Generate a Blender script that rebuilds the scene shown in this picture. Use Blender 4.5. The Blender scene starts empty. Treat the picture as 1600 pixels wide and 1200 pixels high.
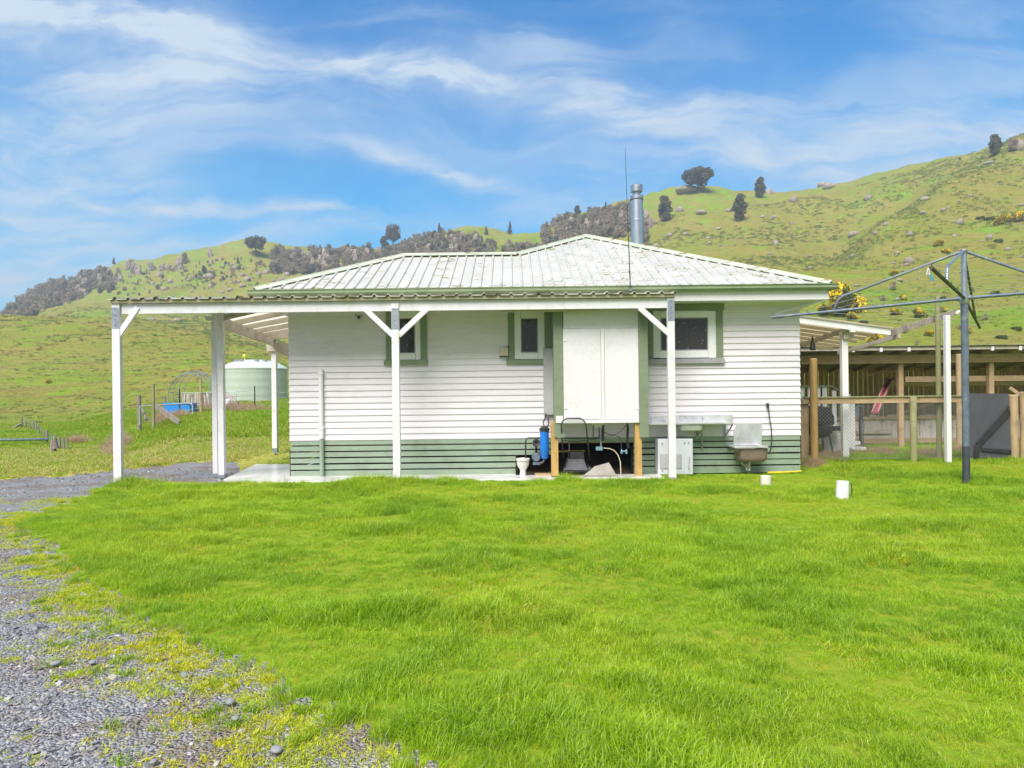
import bpy, math, random
import numpy as np
from mathutils import Vector, Matrix
random.seed(7); rng = np.random.default_rng(7)
SC = bpy.context.scene
COL = SC.collection
R = math.radians
# ------------------------------------------------------------------ camera
F = 1066.667          # focal length in photo pixels (24 mm on 36 mm, 1600 px)
H = 1.45              # eye height
HAZE = True
HZ = 620.0            # row of the horizon
TH = R(0.64)          # roll
cam = bpy.data.cameras.new('camera'); cam.lens = 24; cam.sensor_width = 36
cam.shift_y = 20.0/1600; cam.clip_start = 0.05; cam.clip_end = 5000
camo = bpy.data.objects.new('camera', cam); COL.objects.link(camo)
camo.location = (0, 0, H); camo.rotation_euler = (R(90), TH, 0)
SC.camera = camo
SC.render.resolution_x = 1024; SC.render.resolution_y = 768
SC.view_settings.view_transform = 'Standard'; SC.view_settings.look = 'None'
SC.view_settings.gamma = 1; SC.view_settings.exposure = 1.15
# ------------------------------------------------------------------ node helpers
class NT:
    def __init__(s, tree): s.t = tree; s.n = tree.nodes; s.l = tree.links
    def sock(s, node, key, v):
        inp = node.inputs[key]
        if isinstance(v, bpy.types.NodeSocket): s.l.new(v, inp)
        elif v is not None:
            try: inp.default_value = v
            except Exception:
                inp.default_value = (*v, 1.0) if len(v) == 3 else v
    def math(s, op, a, b=None, c=None, clamp=False):
        n = s.n.new('ShaderNodeMath'); n.operation = op; n.use_clamp = clamp
        for i, v in enumerate((a, b, c)):
            if v is not None: s.sock(n, i, v)
        return n.outputs[0]
    def vmath(s, op, a, b=None):
        n = s.n.new('ShaderNodeVectorMath'); n.operation = op
        s.sock(n, 0, a)
        if b is not None: s.sock(n, 1, b)
        return n.outputs[0]
    def noise(s, vec, scale=5, detail=4, rough=0.55, dist=0, out=0):
        n = s.n.new('ShaderNodeTexNoise')
        if vec is not None: s.l.new(vec, n.inputs['Vector'])
        n.inputs['Scale'].default_value = scale; n.inputs['Detail'].default_value = detail
        n.inputs['Roughness'].default_value = rough; n.inputs['Distortion'].default_value = dist
        return n.outputs[out]
    def voro(s, vec, scale, out='Color', feat='F1'):
        n = s.n.new('ShaderNodeTexVoronoi'); n.feature = feat
        if vec is not None: s.l.new(vec, n.inputs['Vector'])
        n.inputs['Scale'].default_value = scale
        return n.outputs[out]
    def mix(s, f, a, b, mode='MIX'):
        n = s.n.new('ShaderNodeMix'); n.data_type = 'RGBA'; n.blend_type = mode
        s.sock(n, 0, f)
        for k, v in ((6, a), (7, b)):
            if isinstance(v, bpy.types.NodeSocket): s.l.new(v, n.inputs[k])
            else: n.inputs[k].default_value = (*v[:3], 1.0)
        return n.outputs[2]
    def step(s, v, a, b):
        n = s.n.new('ShaderNodeMapRange'); n.interpolation_type = 'SMOOTHSTEP'
        s.l.new(v, n.inputs[0]); n.inputs[1].default_value = a; n.inputs[2].default_value = b
        return n.outputs[0]
    def mapping(s, vec, scale=(1, 1, 1), rot=(0, 0, 0), loc=(0, 0, 0)):
        n = s.n.new('ShaderNodeMapping'); s.l.new(vec, n.inputs[0])
        n.inputs[1].default_value = loc; n.inputs[2].default_value = rot; n.inputs[3].default_value = scale
        return n.outputs[0]
    def sep(s, v):
        n = s.n.new('ShaderNodeSeparateXYZ'); s.l.new(v, n.inputs[0]); return n.outputs
    def comb(s, x, y, z):
        n = s.n.new('ShaderNodeCombineXYZ')
        for i, v in enumerate((x, y, z)): s.sock(n, i, v)
        return n.outputs[0]
    def bump(s, h, strength, dist):
        n = s.n.new('ShaderNodeBump'); n.inputs['Strength'].default_value = strength
        n.inputs['Distance'].default_value = dist; s.l.new(h, n.inputs['Height']); return n.outputs[0]
# ------------------------------------------------------------------ world (sky) and sun
SUN_EL, SUN_AZ = R(52), R(205)      # azimuth measured clockwise from +Y: behind the camera, a little to the left
w = bpy.data.worlds.new('World'); SC.world = w; w.use_nodes = True
t = NT(w.node_tree); bg = t.n['Background']
sky = t.n.new('ShaderNodeTexSky'); sky.sky_type = 'NISHITA'; sky.sun_disc = False
sky.sun_elevation = SUN_EL; sky.sun_rotation = SUN_AZ; sky.air_density = 1.0; sky.dust_density = 0.4; sky.ozone_density = 3.0
g = t.n.new('ShaderNodeTexCoord').outputs['Generated']
sx, sy, sz = t.sep(g)
ya = t.math('MAXIMUM', t.math('ABSOLUTE', sy), 0.12)
u = t.math('DIVIDE', sx, ya); v = t.math('DIVIDE', sz, ya)
uv = t.comb(u, v, 0.0)
warp = t.vmath('ADD', uv, t.vmath('SCALE', t.noise(uv, 2.2, 5, .6, out=1), None))
for n_ in t.n:
    if n_.type == 'VECT_MATH' and n_.operation == 'SCALE': n_.inputs['Scale'].default_value = 0.16
wx, wy, _ = t.sep(t.vmath('SUBTRACT', warp, (0.08, 0.08, 0.0)))
wisp = t.noise(t.mapping(warp, (2.0, 9.0, 1), (0, 0, R(14))), 1.6, 9, .62, .5)
wisp2 = t.noise(t.mapping(warp, (3.0, 5.0, 1), (0, 0, R(-18)), (3, 1, 0)), 1.2, 8, .6, .9)
def streak(x1, y1, x2, y2, wd, st):
    a = ((x1-800)/F, (620-y1)/F); b = ((x2-800)/F, (620-y2)/F)
    cx, cy = (a[0]+b[0])/2, (a[1]+b[1])/2; L = math.hypot(b[0]-a[0], b[1]-a[1])/2
    dx, dy = (b[0]-a[0])/(2*L), (b[1]-a[1])/(2*L)
    px_ = t.math('SUBTRACT', wx, cx); py_ = t.math('SUBTRACT', wy, cy)
    al = t.math('ADD', t.math('MULTIPLY', px_, dx), t.math('MULTIPLY', py_, dy))
    pe = t.math('SUBTRACT', t.math('MULTIPLY', py_, dx), t.math('MULTIPLY', px_, dy))
    al = t.math('POWER', t.math('ABSOLUTE', t.math('DIVIDE', al, L*1.0)), 3.0)
    pe = t.math('POWER', t.math('ABSOLUTE', t.math('DIVIDE', pe, wd/F)), 1.8)
    e = t.math('EXPONENT', t.math('MULTIPLY', t.math('ADD', al, pe), -1.0))
    return t.math('MULTIPLY', e, st)
acc = None
for s_ in ((-200, -30, 420, 85, 62, 1.0), (380, 82, 1010, 195, 26, 1.0), (120, 300, 650, 340, 10, 0.8), (530, 232, 850, 300, 13, .55),
           (-200, 215, 330, 290, 70, .42), (-150, 395, 260, 385, 45, .55), (980, 40, 1250, 140, 60, .25), (1040, 255, 1800, 170, 85, .50), (0, 120, 420, 165, 60, .45), (-200, 330, 250, 335, 18, .4),
           (800, 60, 1080, 190, 50, .42), (200, 372, 800, 345, 20, .45), (880, 170, 1200, 175, 24, .35), (560, 30, 900, 130, 55, .28), (1350, 40, 1700, 60, 60, .25), (700, 330, 1000, 300, 30, .3), (-300, 170, 900, 230, 110, .22), (-400, 425, 560, 425, 55, .60), (-300, 260, 250, 250, 50, .35), (1000, 290, 1900, 250, 90, .35), (400, 210, 1200, 260, 60, .16)):
    e = streak(*s_); acc = e if acc is None else t.math('ADD', acc, e)
tex = t.math('MULTIPLY', t.math('ADD', t.step(wisp, .36, .64), t.math('MULTIPLY', t.step(wisp2, .38, .75), .45)), 1.0)
cl = t.math('MULTIPLY', acc, t.math('ADD', t.math('MULTIPLY', tex, .75), 0.30))
veil = t.math('MULTIPLY', t.step(wisp, .48, .85), 0.12)
veil2 = t.math('MULTIPLY', t.step(wisp2, .48, .80), 0.07)
cl = t.math('ADD', t.math('ADD', cl, veil), veil2)
cl = t.math('MINIMUM', cl, 0.93)
# the air thickens to white towards the horizon
elev = t.math('MAXIMUM', sz, 0.0)
hz = t.math('EXPONENT', t.math('MULTIPLY', elev, -7.0))
skyc = t.mix(1.0, sky.outputs[0], (0.05, 0.70, 0.90), 'MULTIPLY')
skyc = t.mix(t.step(elev, .16, .50), skyc, t.mix(1.0, skyc, (.30, .80, .98), 'MULTIPLY'))
skyc = t.mix(t.math('MULTIPLY', hz, 0.55), skyc, (1.35, 2.7, 3.2))
skyc = t.mix(cl, skyc, (2.9, 3.4, 3.9))
skyc = t.mix(t.math('MULTIPLY', t.step(t.math('MULTIPLY', sy, -1.0), -.15, .35), .85), skyc, (2.3, 2.2, 2.1))
t.l.new(skyc, bg.inputs[0]); bg.inputs[1].default_value = 0.11
sun = bpy.data.lights.new('sun', 'SUN'); sun.energy = 3.0; sun.angle = R(38); sun.color = (1.0, 0.94, 0.88)
suno = bpy.data.objects.new('sun', sun); COL.objects.link(suno)
sd = Vector((math.sin(SUN_AZ)*math.cos(SUN_EL), math.cos(SUN_AZ)*math.cos(SUN_EL), math.sin(SUN_EL)))
suno.rotation_euler = sd.to_track_quat('Z', 'Y').to_euler(); suno.location = sd*50
# ------------------------------------------------------------------ photo <-> place
CT, ST = math.cos(TH), math.sin(TH)
def unroll(px, py):
    a, b = px-800.0, 600.0-py
    return a*CT+b*ST+800.0, 600.0-(-a*ST+b*CT)
def W(px, py, Y):
    x, y = unroll(px, py)
    return Vector(((x-800)/F*Y, Y, H+(HZ-y)/F*Y))
def G(px, py, z=0.0):
    x, y = unroll(px, py); Y = (H-z)*F/(y-HZ)
    return Vector(((x-800)/F*Y, Y, z))
# ------------------------------------------------------------------ mesh builder
class MB:
    def __init__(s): s.v = []; s.f = []
    def add(s, vs, fs):
        o = len(s.v); s.v.extend([tuple(p) for p in vs]); s.f.extend([tuple(i+o for i in f) for f in fs]); return s
    def box(s, x0, x1, y0, y1, z0, z1):
        x0, x1 = min(x0, x1), max(x0, x1); y0, y1 = min(y0, y1), max(y0, y1); z0, z1 = min(z0, z1), max(z0, z1)
        return s.add([(x0,y0,z0),(x1,y0,z0),(x1,y1,z0),(x0,y1,z0),(x0,y0,z1),(x1,y0,z1),(x1,y1,z1),(x0,y1,z1)],
                     [(0,3,2,1),(4,5,6,7),(0,1,5,4),(1,2,6,5),(2,3,7,6),(3,0,4,7)])
    def pbox(s, px0, py0, px1, py1, Y, d):
        xm, ym = (px0+px1)/2, (py0+py1)/2
        return s.box(W(px0, ym, Y).x, W(px1, ym, Y).x, Y, Y+d, W(xm, py1, Y).z, W(xm, py0, Y).z)
    def bar(s, a, b, wd, ht, up=(0, 0, 1)):
        a, b = Vector(a), Vector(b); d = (b-a).normalized(); up = Vector(up)
        if abs(d.dot(up)) > .98: up = Vector((0, 1, 0))
        sd_ = d.cross(up).normalized(); u_ = sd_.cross(d).normalized(); p = []
        for q in (a, b):
            for i, j in ((-1,-1),(1,-1),(1,1),(-1,1)): p.append(q+sd_*i*wd/2+u_*j*ht/2)
        return s.add(p, [(0,1,2,3),(7,6,5,4),(0,4,5,1),(1,5,6,2),(2,6,7,3),(3,7,4,0)])
    def tube(s, pts, r, n=8, closed=False):
        pts = [Vector(p) for p in pts]; rs = r if isinstance(r, (list, tuple)) else [r]*len(pts)
        prev = None; rings = []
        for i, p in enumerate(pts):
            d = (pts[min(i+1, len(pts)-1)]-pts[max(i-1, 0)]).normalized()
            if prev is None:
                a = d.cross(Vector((0, 0, 1)))
                if a.length < .1: a = d.cross(Vector((0, 1, 0)))
            else: a = prev-d*prev.dot(d)
            a.normalize(); prev = a; b = d.cross(a)
            rings.append([p+(a*math.cos(2*math.pi*k/n)+b*math.sin(2*math.pi*k/n))*rs[i] for k in range(n)])
        vs = [q for rg in rings for q in rg]; fs = []
        for i in range(len(pts)-1):
            for k in range(n):
                k2 = (k+1) % n; fs.append((i*n+k, i*n+k2, (i+1)*n+k2, (i+1)*n+k))
        fs.append(tuple(range(n))[::-1]); fs.append(tuple((len(pts)-1)*n+k for k in range(n)))
        return s.add(vs, fs)
    def lathe(s, prof, n=20, c=(0, 0, 0), sx=1, sy=1):
        vs = []; fs = []
        for r_, z in prof:
            for k in range(n): vs.append((c[0]+sx*r_*math.cos(2*math.pi*k/n), c[1]+sy*r_*math.sin(2*math.pi*k/n), c[2]+z))
        for i in range(len(prof)-1):
            for k in range(n):
                k2 = (k+1) % n; fs.append((i*n+k, i*n+k2, (i+1)*n+k2, (i+1)*n+k))
        fs.append(tuple(range(n))[::-1]); fs.append(tuple((len(prof)-1)*n+k for k in range(n)))
        return s.add(vs, fs)
    def prism(s, poly, ext):
        """poly: list of 3D points (one face), ext: extrusion vector"""
        n = len(poly); e = Vector(ext); p = [Vector(q) for q in poly]
        return s.add(p+[q+e for q in p], [tuple(range(n))[::-1], tuple(range(n, 2*n))]+[(i, (i+1) % n, (i+1) % n+n, i+n) for i in range(n)])
    def build(s, name, mat, parent=None, bevel=0.0, smooth=False, origin=None):
        if parent is not None: o0 = Vector(ORG[parent.name])
        else: o0 = Vector(origin) if origin is not None else Vector((0, 0, 0))
        me = bpy.data.meshes.new(name)
        me.from_pydata([tuple(Vector(p)-o0) for p in s.v], [], s.f); me.validate(); me.update()
        if smooth:
            me.polygons.foreach_set('use_smooth', [True]*len(me.polygons))
        me.materials.append(mat)
        o = bpy.data.objects.new(name, me); COL.objects.link(o)
        if parent is not None: o.parent = parent; ORG[o.name] = tuple(o0)
        else: o.location = o0; ORG[o.name] = tuple(o0)
        if smooth:
            m = o.modifiers.new('n', 'EDGE_SPLIT'); m.split_angle = R(40)
        if bevel:
            m = o.modifiers.new('b', 'BEVEL'); m.width = bevel; m.segments = 2; m.limit_method = 'ANGLE'
        return o
def _each(s, name, mat, parent, bevel=0.0, smooth=False):
    """each loose piece becomes an object of its own"""
    par = list(range(len(s.v)))
    def fd(i):
        while par[i] != i: par[i] = par[par[i]]; i = par[i]
        return i
    for f in s.f:
        for k in f[1:]: par[fd(k)] = fd(f[0])
    gr = {}
    for i in range(len(s.v)): gr.setdefault(fd(i), []).append(i)
    out = []
    for g_, ids in gr.items():
        mp = {a: b for b, a in enumerate(ids)}; m_ = MB(); m_.v = [s.v[i] for i in ids]; m_.f = [tuple(mp[i] for i in f) for f in s.f if f[0] in mp]
        out.append(m_.build(name, mat, parent, bevel, smooth))
    return out
MB.each = _each
ORG = {}
def tag(o, label, cat, group=None, kind=None):
    if label: o['label'] = label
    if cat: o['category'] = cat
    if group: o['group'] = group
    if kind: o['kind'] = kind
    return o
def thing(name, label, cat, loc=(0, 0, 0), group=None):
    o = bpy.data.objects.new(name, None); COL.objects.link(o); o.location = loc; ORG[o.name] = tuple(loc)
    o.empty_display_size = .2
    return tag(o, label, cat, group)
def copy_tree(o, loc=None, rz=None, sc=None, label=None, parent=None):
    c = o.copy(); COL.objects.link(c)
    if parent is not None: c.parent = parent
    else:
        if loc is not None: c.location = loc
        if rz is not None: c.rotation_euler = (0, 0, rz)
        if sc is not None: c.scale = sc if hasattr(sc, '__len__') else (sc, sc, sc)
        if label: c['label'] = label
    for ch in list(o.children): copy_tree(ch, parent=c)
    return c
# ------------------------------------------------------------------ materials
def mat(name, c1, c2=None, scale=6, rough=.7, bump=.15, bscale=None, stretch=(1, 1, 1), metal=0, dirt=None, dscale=2, damt=.5, spec=.5, bdist=.01, coord='Object'):
    m = bpy.data.materials.new(name); m.use_nodes = True; t = NT(m.node_tree); b = t.n['Principled BSDF']
    co = t.n.new('ShaderNodeTexCoord').outputs['Object'] if coord == 'Object' else t.n.new('ShaderNodeNewGeometry').outputs['Position']
    mp = t.mapping(co, stretch)
    n = t.noise(mp, scale, 6, .6)
    c2 = c2 or tuple(x*.82 for x in c1)
    col = t.mix(t.step(n, .32, .68), c1, c2)
    fine = t.noise(mp, scale*9, 3, .6)
    col = t.mix(t.math('MULTIPLY', t.step(fine, .35, .8), .22), col, tuple(x*.6 for x in c1))
    if dirt:
        d = t.noise(co, dscale, 8, .65, .4)
        col = t.mix(t.math('MULTIPLY', t.step(d, .5, .72), damt), col, dirt)
    t.l.new(col, b.inputs['Base Color'])
    rr = t.math('ADD', t.math('MULTIPLY', fine, .2), rough-.1); t.l.new(rr, b.inputs['Roughness'])
    b.inputs['Metallic'].default_value = metal; b.inputs['Specular IOR Level'].default_value = spec
    if bump: t.l.new(t.bump(t.noise(mp, bscale or scale*8, 5, .6), bump, bdist), b.inputs['Normal'])
    return m
M = {}
M['board'] = mat('white_weatherboard', (.78, .735, .79), (.72, .68, .735), 3, .5, .12, 14, (1, 1, 6), dirt=(.55, .52, .47), dscale=1.2, damt=.22)
M['whitewood'] = mat('white_painted_timber', (.78, .77, .82), (.73, .72, .76), 3, .5, .25, 30, (4, 4, 1), dirt=(.48, .47, .36), dscale=3.5, damt=.5)
M['whitepaint'] = mat('white_enamel', (.80, .80, .82), (.76, .76, .77), 3, .45, .06, dirt=(.6, .58, .5), dscale=3, damt=.15)
M['ply'] = mat('white_door_panel', (.76, .745, .79), (.72, .70, .745), 2, .5, .08, dirt=(.5, .48, .42), dscale=2.2, damt=.22)
M['greenlt'] = mat('sage_green_paint', (.215, .265, .17), (.185, .235, .15), 3, .6, .2, 25, (1, 1, 4), dirt=(.12, .13, .09), dscale=3, damt=.3)
M['slat'] = mat('sage_green_slats', (.29, .375, .285), (.25, .33, .245), 3, .6, .3, 20, (1, 1, 8), dirt=(.16, .17, .13), dscale=3, damt=.4)
M['gutter'] = mat('gutter_green', (.27, .34, .20), (.22, .29, .16), 2, .5, .1, dirt=(.16, .15, .08), dscale=5, damt=.5)
M['greysill'] = mat('grey_primed_sill', (.36, .36, .38), None, 5, .7, .2)
M['timber'] = mat('weathered_timber', (.50, .36, .21), (.38, .27, .155), 3, .8, .5, 20, (6, 6, .8), dirt=(.16, .12, .08), dscale=4, damt=.6)
M['timberx'] = mat('weathered_rail_timber', (.54, .38, .23), (.40, .28, .17), 3, .8, .5, 20, (.8, 6, 6), dirt=(.22, .22, .10), dscale=4, damt=.7)
M['orange'] = mat('treated_orange_timber', (.56, .36, .12), (.42, .25, .10), 3, .75, .4, 20, (6, 6, .8), dirt=(.25, .16, .07), dscale=4, damt=.5)
M['grey_timber'] = mat('grey_aged_timber', (.34, .29, .25), (.20, .165, .14), 3, .85, .6, 18, (7, 7, .7), dirt=(.07, .06, .05), dscale=5, damt=.6)
M['shedboard'] = mat('brown_shed_boards', (.62, .39, .25), (.42, .26, .17), 3, .85, .6, 16, (9, 9, .5), dirt=(.30, .22, .16), dscale=3, damt=.5)
M['palings'] = mat('grey_palings', (.72, .64, .62), (.50, .44, .42), 3, .85, .6, 16, (9, 9, .6), dirt=(.12, .09, .08), dscale=4, damt=.7)
M['moss_timber'] = mat('mossy_pole_timber', (.33, .32, .17), (.26, .25, .11), 4, .85, .6, 20, (6, 6, .8), dirt=(.16, .14, .08), dscale=5, damt=.6)
M['underroof'] = mat('cream_roof_underside', (.66, .58, .47), (.58, .50, .39), 2, .8, .2, dirt=(.34, .28, .18), dscale=3, damt=.5)
M['cream_timber'] = mat('dusty_cream_timber', (.58, .52, .44), (.46, .41, .34), 3, .8, .3, dirt=(.30, .25, .18), dscale=3, damt=.5)
M['galv'] = mat('galvanised_steel', (.46, .50, .57), (.34, .38, .45), 8, .42, .1, metal=.75, dirt=(.22, .22, .25), dscale=6, damt=.45)
M['pipe'] = mat('blue_grey_steel_pipe', (.15, .19, .25), (.11, .14, .19), 10, .5, .15, metal=.15, dirt=(.38, .40, .38), dscale=6, damt=.5)
M['darkpipe'] = mat('dark_steel_pipe', (.09, .10, .12), (.06, .065, .08), 8, .5, .15, metal=.4, dirt=(.2, .2, .2), dscale=6, damt=.3)
M['mosspipe'] = mat('mossy_dark_pipe', (.09, .10, .06), (.06, .065, .045), 8, .7, .15, metal=.1, dirt=(.16, .17, .07), dscale=6, damt=.6)
M['steel'] = mat('stainless_steel', (.74, .75, .78), (.60, .61, .64), 4, .36, .1, metal=.5, dirt=(.35, .33, .30), dscale=6, damt=.5)
M['flue'] = mat('flue_metal', (.50, .55, .62), (.38, .43, .50), 5, .38, .05, metal=.8, stretch=(3, 3, .5))
M['rusty'] = mat('brown_stained_basin', (.27, .20, .17), (.20, .145, .12), 5, .5, .15, dirt=(.42, .37, .33), dscale=8, damt=.5, metal=.2)
M['black'] = mat('black_plastic', (.022, .022, .025), (.035, .035, .04), 6, .45, .1)
M['void'] = mat('cavity_shade', (.018, .016, .014), None, 3, .95, .1)  # near-black colour holds the shade of the space under the floor
M['soil'] = mat('bare_soil', (.13, .085, .05), (.075, .05, .032), 4, .95, .8, 12, bdist=.05)
M['blue'] = mat('blue_plastic', (.01, .16, .62), (.012, .20, .70), 3, .35, .03)
M['bluetub'] = mat('bright_blue_tub', (.02, .24, .80), (.01, .30, .75), 3, .4, .03)
M['tank'] = mat('sage_tank_plastic', (.50, .58, .49), (.45, .53, .44), 1.2, .35, .05, stretch=(1, 1, .2), dirt=(.50, .58, .50), dscale=.8, damt=.25)
M['tankroof'] = mat('pale_tank_roof', (.62, .70, .64), (.56, .64, .58), 2, .45, .05)
M['conc'] = mat('pale_concrete', (.60, .59, .58), (.48, .47, .46), 3, .38, .25, dirt=(.30, .29, .26), dscale=1.5, damt=.5)
M['conc2'] = mat('old_concrete_piece', (.34, .33, .29), (.27, .25, .21), 6, .9, .6)
M['porcelain'] = mat('stained_porcelain', (.78, .76, .72), (.70, .68, .63), 5, .25, .05, dirt=(.24, .20, .15), dscale=6, damt=.75)
M['cream'] = mat('cream_plastic', (.62, .56, .42), None, 4, .6, .05)
M['yellow'] = mat('yellow_pipe', (.80, .62, .02), None, 6, .5, .05)
M['ypipe'] = mat('ochre_pipe', (.62, .42, .06), None, 6, .5, .05)
M['pink'] = mat('faded_red_plastic', (.34, .07, .085), (.28, .05, .065), 6, .6, .1)
M['panelgrey'] = mat('dark_grey_sheet', (.085, .087, .105), (.065, .067, .082), 2, .5, .06, dirt=(.12, .12, .13), dscale=2, damt=.3)
M['wire'] = mat('fence_wire', (.36, .37, .38), None, 6, .5, 0, metal=.6)
M['line'] = mat('clothes_wire', (.50, .52, .54), None, 6, .5, 0, metal=.2)
M['vent'] = mat('grey_vent_mesh', (.33, .33, .37), (.27, .27, .31), 40, .6, .3)
M['bluetape'] = mat('blue_valve', (.20, .36, .44), None, 6, .5, .05)
M['cyan'] = mat('blue_peg_plastic', (.02, .45, .75), None, 6, .5, 0)
M['brown'] = mat('dark_brown_paint', (.05, .035, .03), None, 6, .5, .1)
M['gold'] = mat('fine_yellow_plastic', (.85, .75, .10), None, 6, .5, 0)
M['interior'] = mat('dim_room', (.10, .09, .085), (.05, .05, .05), 3, .9, 0)
M['curtain'] = mat('grey_net_curtain', (.16, .15, .15), (.08, .08, .08), 5, .9, .3, stretch=(6, 1, .3))

def glass():
    m = bpy.data.materials.new('window_glass'); m.use_nodes = True; t = NT(m.node_tree); b = t.n['Principled BSDF']
    co = t.n.new('ShaderNodeTexCoord').outputs['Object']
    sp = t.voro(co, 26, 'Distance'); spots = t.math('SUBTRACT', 1.0, t.step(sp, .16, .26))
    pick = t.step(t.noise(co, 18, 2, .5), .55, .62)
    f = t.math('MULTIPLY', spots, pick)
    col = t.mix(t.math('MULTIPLY', f, .8), (.055, .05, .05), (.55, .56, .6)); t.l.new(col, b.inputs['Base Color'])
    b.inputs['Roughness'].default_value = .12; b.inputs['Alpha'].default_value = .78
    b.inputs['Specular IOR Level'].default_value = .5
    return m
M['glass'] = glass()

def roofmat(name, base, base2, fleck, amt, lich=(.33, .24, .10)):
    m = bpy.data.materials.new(name); m.use_nodes = True; t = NT(m.node_tree); b = t.n['Principled BSDF']
    co = t.n.new('ShaderNodeNewGeometry').outputs['Position']
    n = t.noise(co, 1.6, 6, .6); col = t.mix(t.step(n, .35, .65), base, base2)
    # flecks of leaf litter and lichen, longer across the slope
    f = t.noise(t.mapping(co, (1.6, 6.0, 6.0)), 1.7, 3, .55, .1)
    g2 = t.noise(co, .9, 3, .5)
    k = t.math('MULTIPLY', t.step(f, fleck, fleck+.03), amt)
    k = t.math('MULTIPLY', k, t.math('ADD', t.step(g2, .35, .6), .35), clamp=True)
    col = t.mix(k, col, t.mix(t.step(t.noise(co, 14, 3), .4, .6), lich, tuple(q*.55 for q in lich)))
    t.l.new(col, b.inputs['Base Color']); b.inputs['Roughness'].default_value = .42
    b.inputs['Specular IOR Level'].default_value = .45
    t.l.new(t.bump(t.noise(co, 30, 3), .1, .005), b.inputs['Normal'])
    return m
M['roof'] = roofmat('pale_green_iron_roof', (.54, .545, .50), (.48, .485, .44), .592, .85, (.36, .31, .15))
M['ridgecap'] = roofmat('ridge_cap_paint', (.52, .56, .46), (.44, .48, .38), .62, .8)
M['cproof'] = roofmat('mossy_white_iron', (.60, .60, .52), (.46, .44, .34), .56, .9, (.14, .11, .05))
M['shedroof'] = roofmat('rusty_shed_iron', (.48, .46, .44), (.34, .32, .30), .6, .8, (.12, .12, .05))
M['batten'] = mat('lichened_batten', (.40, .36, .28), (.30, .30, .17), 5, .9, .4, dirt=(.22, .25, .06), dscale=3, damt=.8)
# ------------------------------------------------------------------ noise in numpy
_perm = rng.random((256, 256))
def vnoise(x, y):
    xi = np.floor(x).astype(int); yi = np.floor(y).astype(int); fx = x-xi; fy = y-yi
    fx = fx*fx*(3-2*fx); fy = fy*fy*(3-2*fy)
    a = _perm[xi % 256, yi % 256]; b = _perm[(xi+1) % 256, yi % 256]; c = _perm[xi % 256, (yi+1) % 256]; d = _perm[(xi+1) % 256, (yi+1) % 256]
    return (a*(1-fx)+b*fx)*(1-fy)+(c*(1-fx)+d*fx)*fy
def fbm(x, y, o=4):
    s = 0; a = .5; x = np.asarray(x, float)+37.3; y = np.asarray(y, float)+91.7
    for i in range(o): s = s+a*(vnoise(x, y)-.5); x = x*2.03+11; y = y*2.03+7; a *= .5
    return s
# ------------------------------------------------------------------ the lie of the land: heights along lines of sight, in metres
PROF = {  # column (photo px at the horizon): (distance, photo row of the ground there)
 -900: [(22,691),(30,678),(55,632),(75,595),(100,545),(145,492),(170,505),(260,500),(420,480),(520,486),(900,500)],
 0:    [(22,691),(30,678),(42,659),(55,631),(75,591),(100,541),(145,488),(170,502),(230,497),(330,489),(480,481),(560,497),(900,560)],
 50:   [(22,690),(30,680),(42,661),(55,632),(75,592),(100,541),(145,489),(170,502),(230,496),(330,474),(440,447),(540,470),(900,540)],
 100:  [(22,690),(28,682),(42,657),(55,630),(75,592),(100,542),(145,490),(170,500),(230,490),(330,462),(420,431),(500,450),(900,540)],
 200:  [(16,718),(20,704),(24,684),(32,654),(45,634),(75,594),(100,550),(138,495),(170,503),(240,490),(320,448),(400,398),(480,420),(900,530)],
 300:  [(16,715),(19,695),(22,672),(26,655),(29,640),(36,625),(45,618),(62,595),(95,555),(130,512),(165,515),(240,490),(310,440),(380,383),(460,410),(900,520)],
 400:  [(16,712),(18.5,701),(22,674),(27,646),(36,624),(42,620),(60,600),(90,566),(115,540),(150,540),(230,490),(290,440),(370,372),(450,400),(900,500)],
 455:  [(16,712),(18.5,697),(22,672),(27,644),(36,622),(42,619),(60,600),(90,575),(115,556),(150,550),(230,490),(280,445),(360,379),(440,405),(900,500)],
 600:  [(18,706),(36,640),(60,600),(115,575),(200,500),(260,450),(350,382),(430,400),(900,500)],
 700:  [(18,706),(36,650),(60,610),(115,575),(200,500),(250,445),(340,351),(420,375),(900,480)],
 840:  [(18,706),(36,655),(60,610),(115,560),(200,480),(250,430),(335,354),(420,380),(900,480)],
 900:  [(18,706),(36,650),(60,605),(115,540),(200,450),(250,400),(325,330),(400,350),(900,470)],
 1000: [(18,706),(36,645),(60,595),(115,510),(180,430),(250,370),(310,302),(380,325),(900,460)],
 1100: [(20,697),(36,640),(60,575),(115,480),(160,430),(230,360),(300,291),(360,310),(900,450)],
 1200: [(24,684),(36,635),(60,560),(90,480),(120,440),(160,415),(220,360),(290,297),(350,315),(900,450)],
 1300: [(24,684),(34,636),(45,590),(60,550),(80,490),(105,433),(118,426),(140,436),(180,408),(230,345),(285,285),(345,300),(900,450)],
 1400: [(24,684),(34,634),(45,588),(60,546),(80,485),(105,432),(118,427),(138,400),(165,338),(205,345),(238,300),(272,260),(330,280),(900,440)],
 1500: [(24,684),(34,632),(45,585),(60,546),(80,490),(105,440),(125,405),(150,358),(185,278),(222,286),(262,250),(320,270),(900,430)],
 1600: [(24,684),(34,630),(45,583),(60,543),(80,490),(105,430),(125,392),(150,350),(185,285),(225,220),(270,235),(330,250),(900,420)],
 1750: [(24,684),(34,630),(45,580),(60,535),(80,480),(105,415),(150,320),(200,220),(225,200),(270,215),(330,230),(900,400)],
 2600: [(24,684),(34,630),(60,550),(105,460),(150,400),(200,330),(260,300),(330,320),(900,420)],
}
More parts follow.
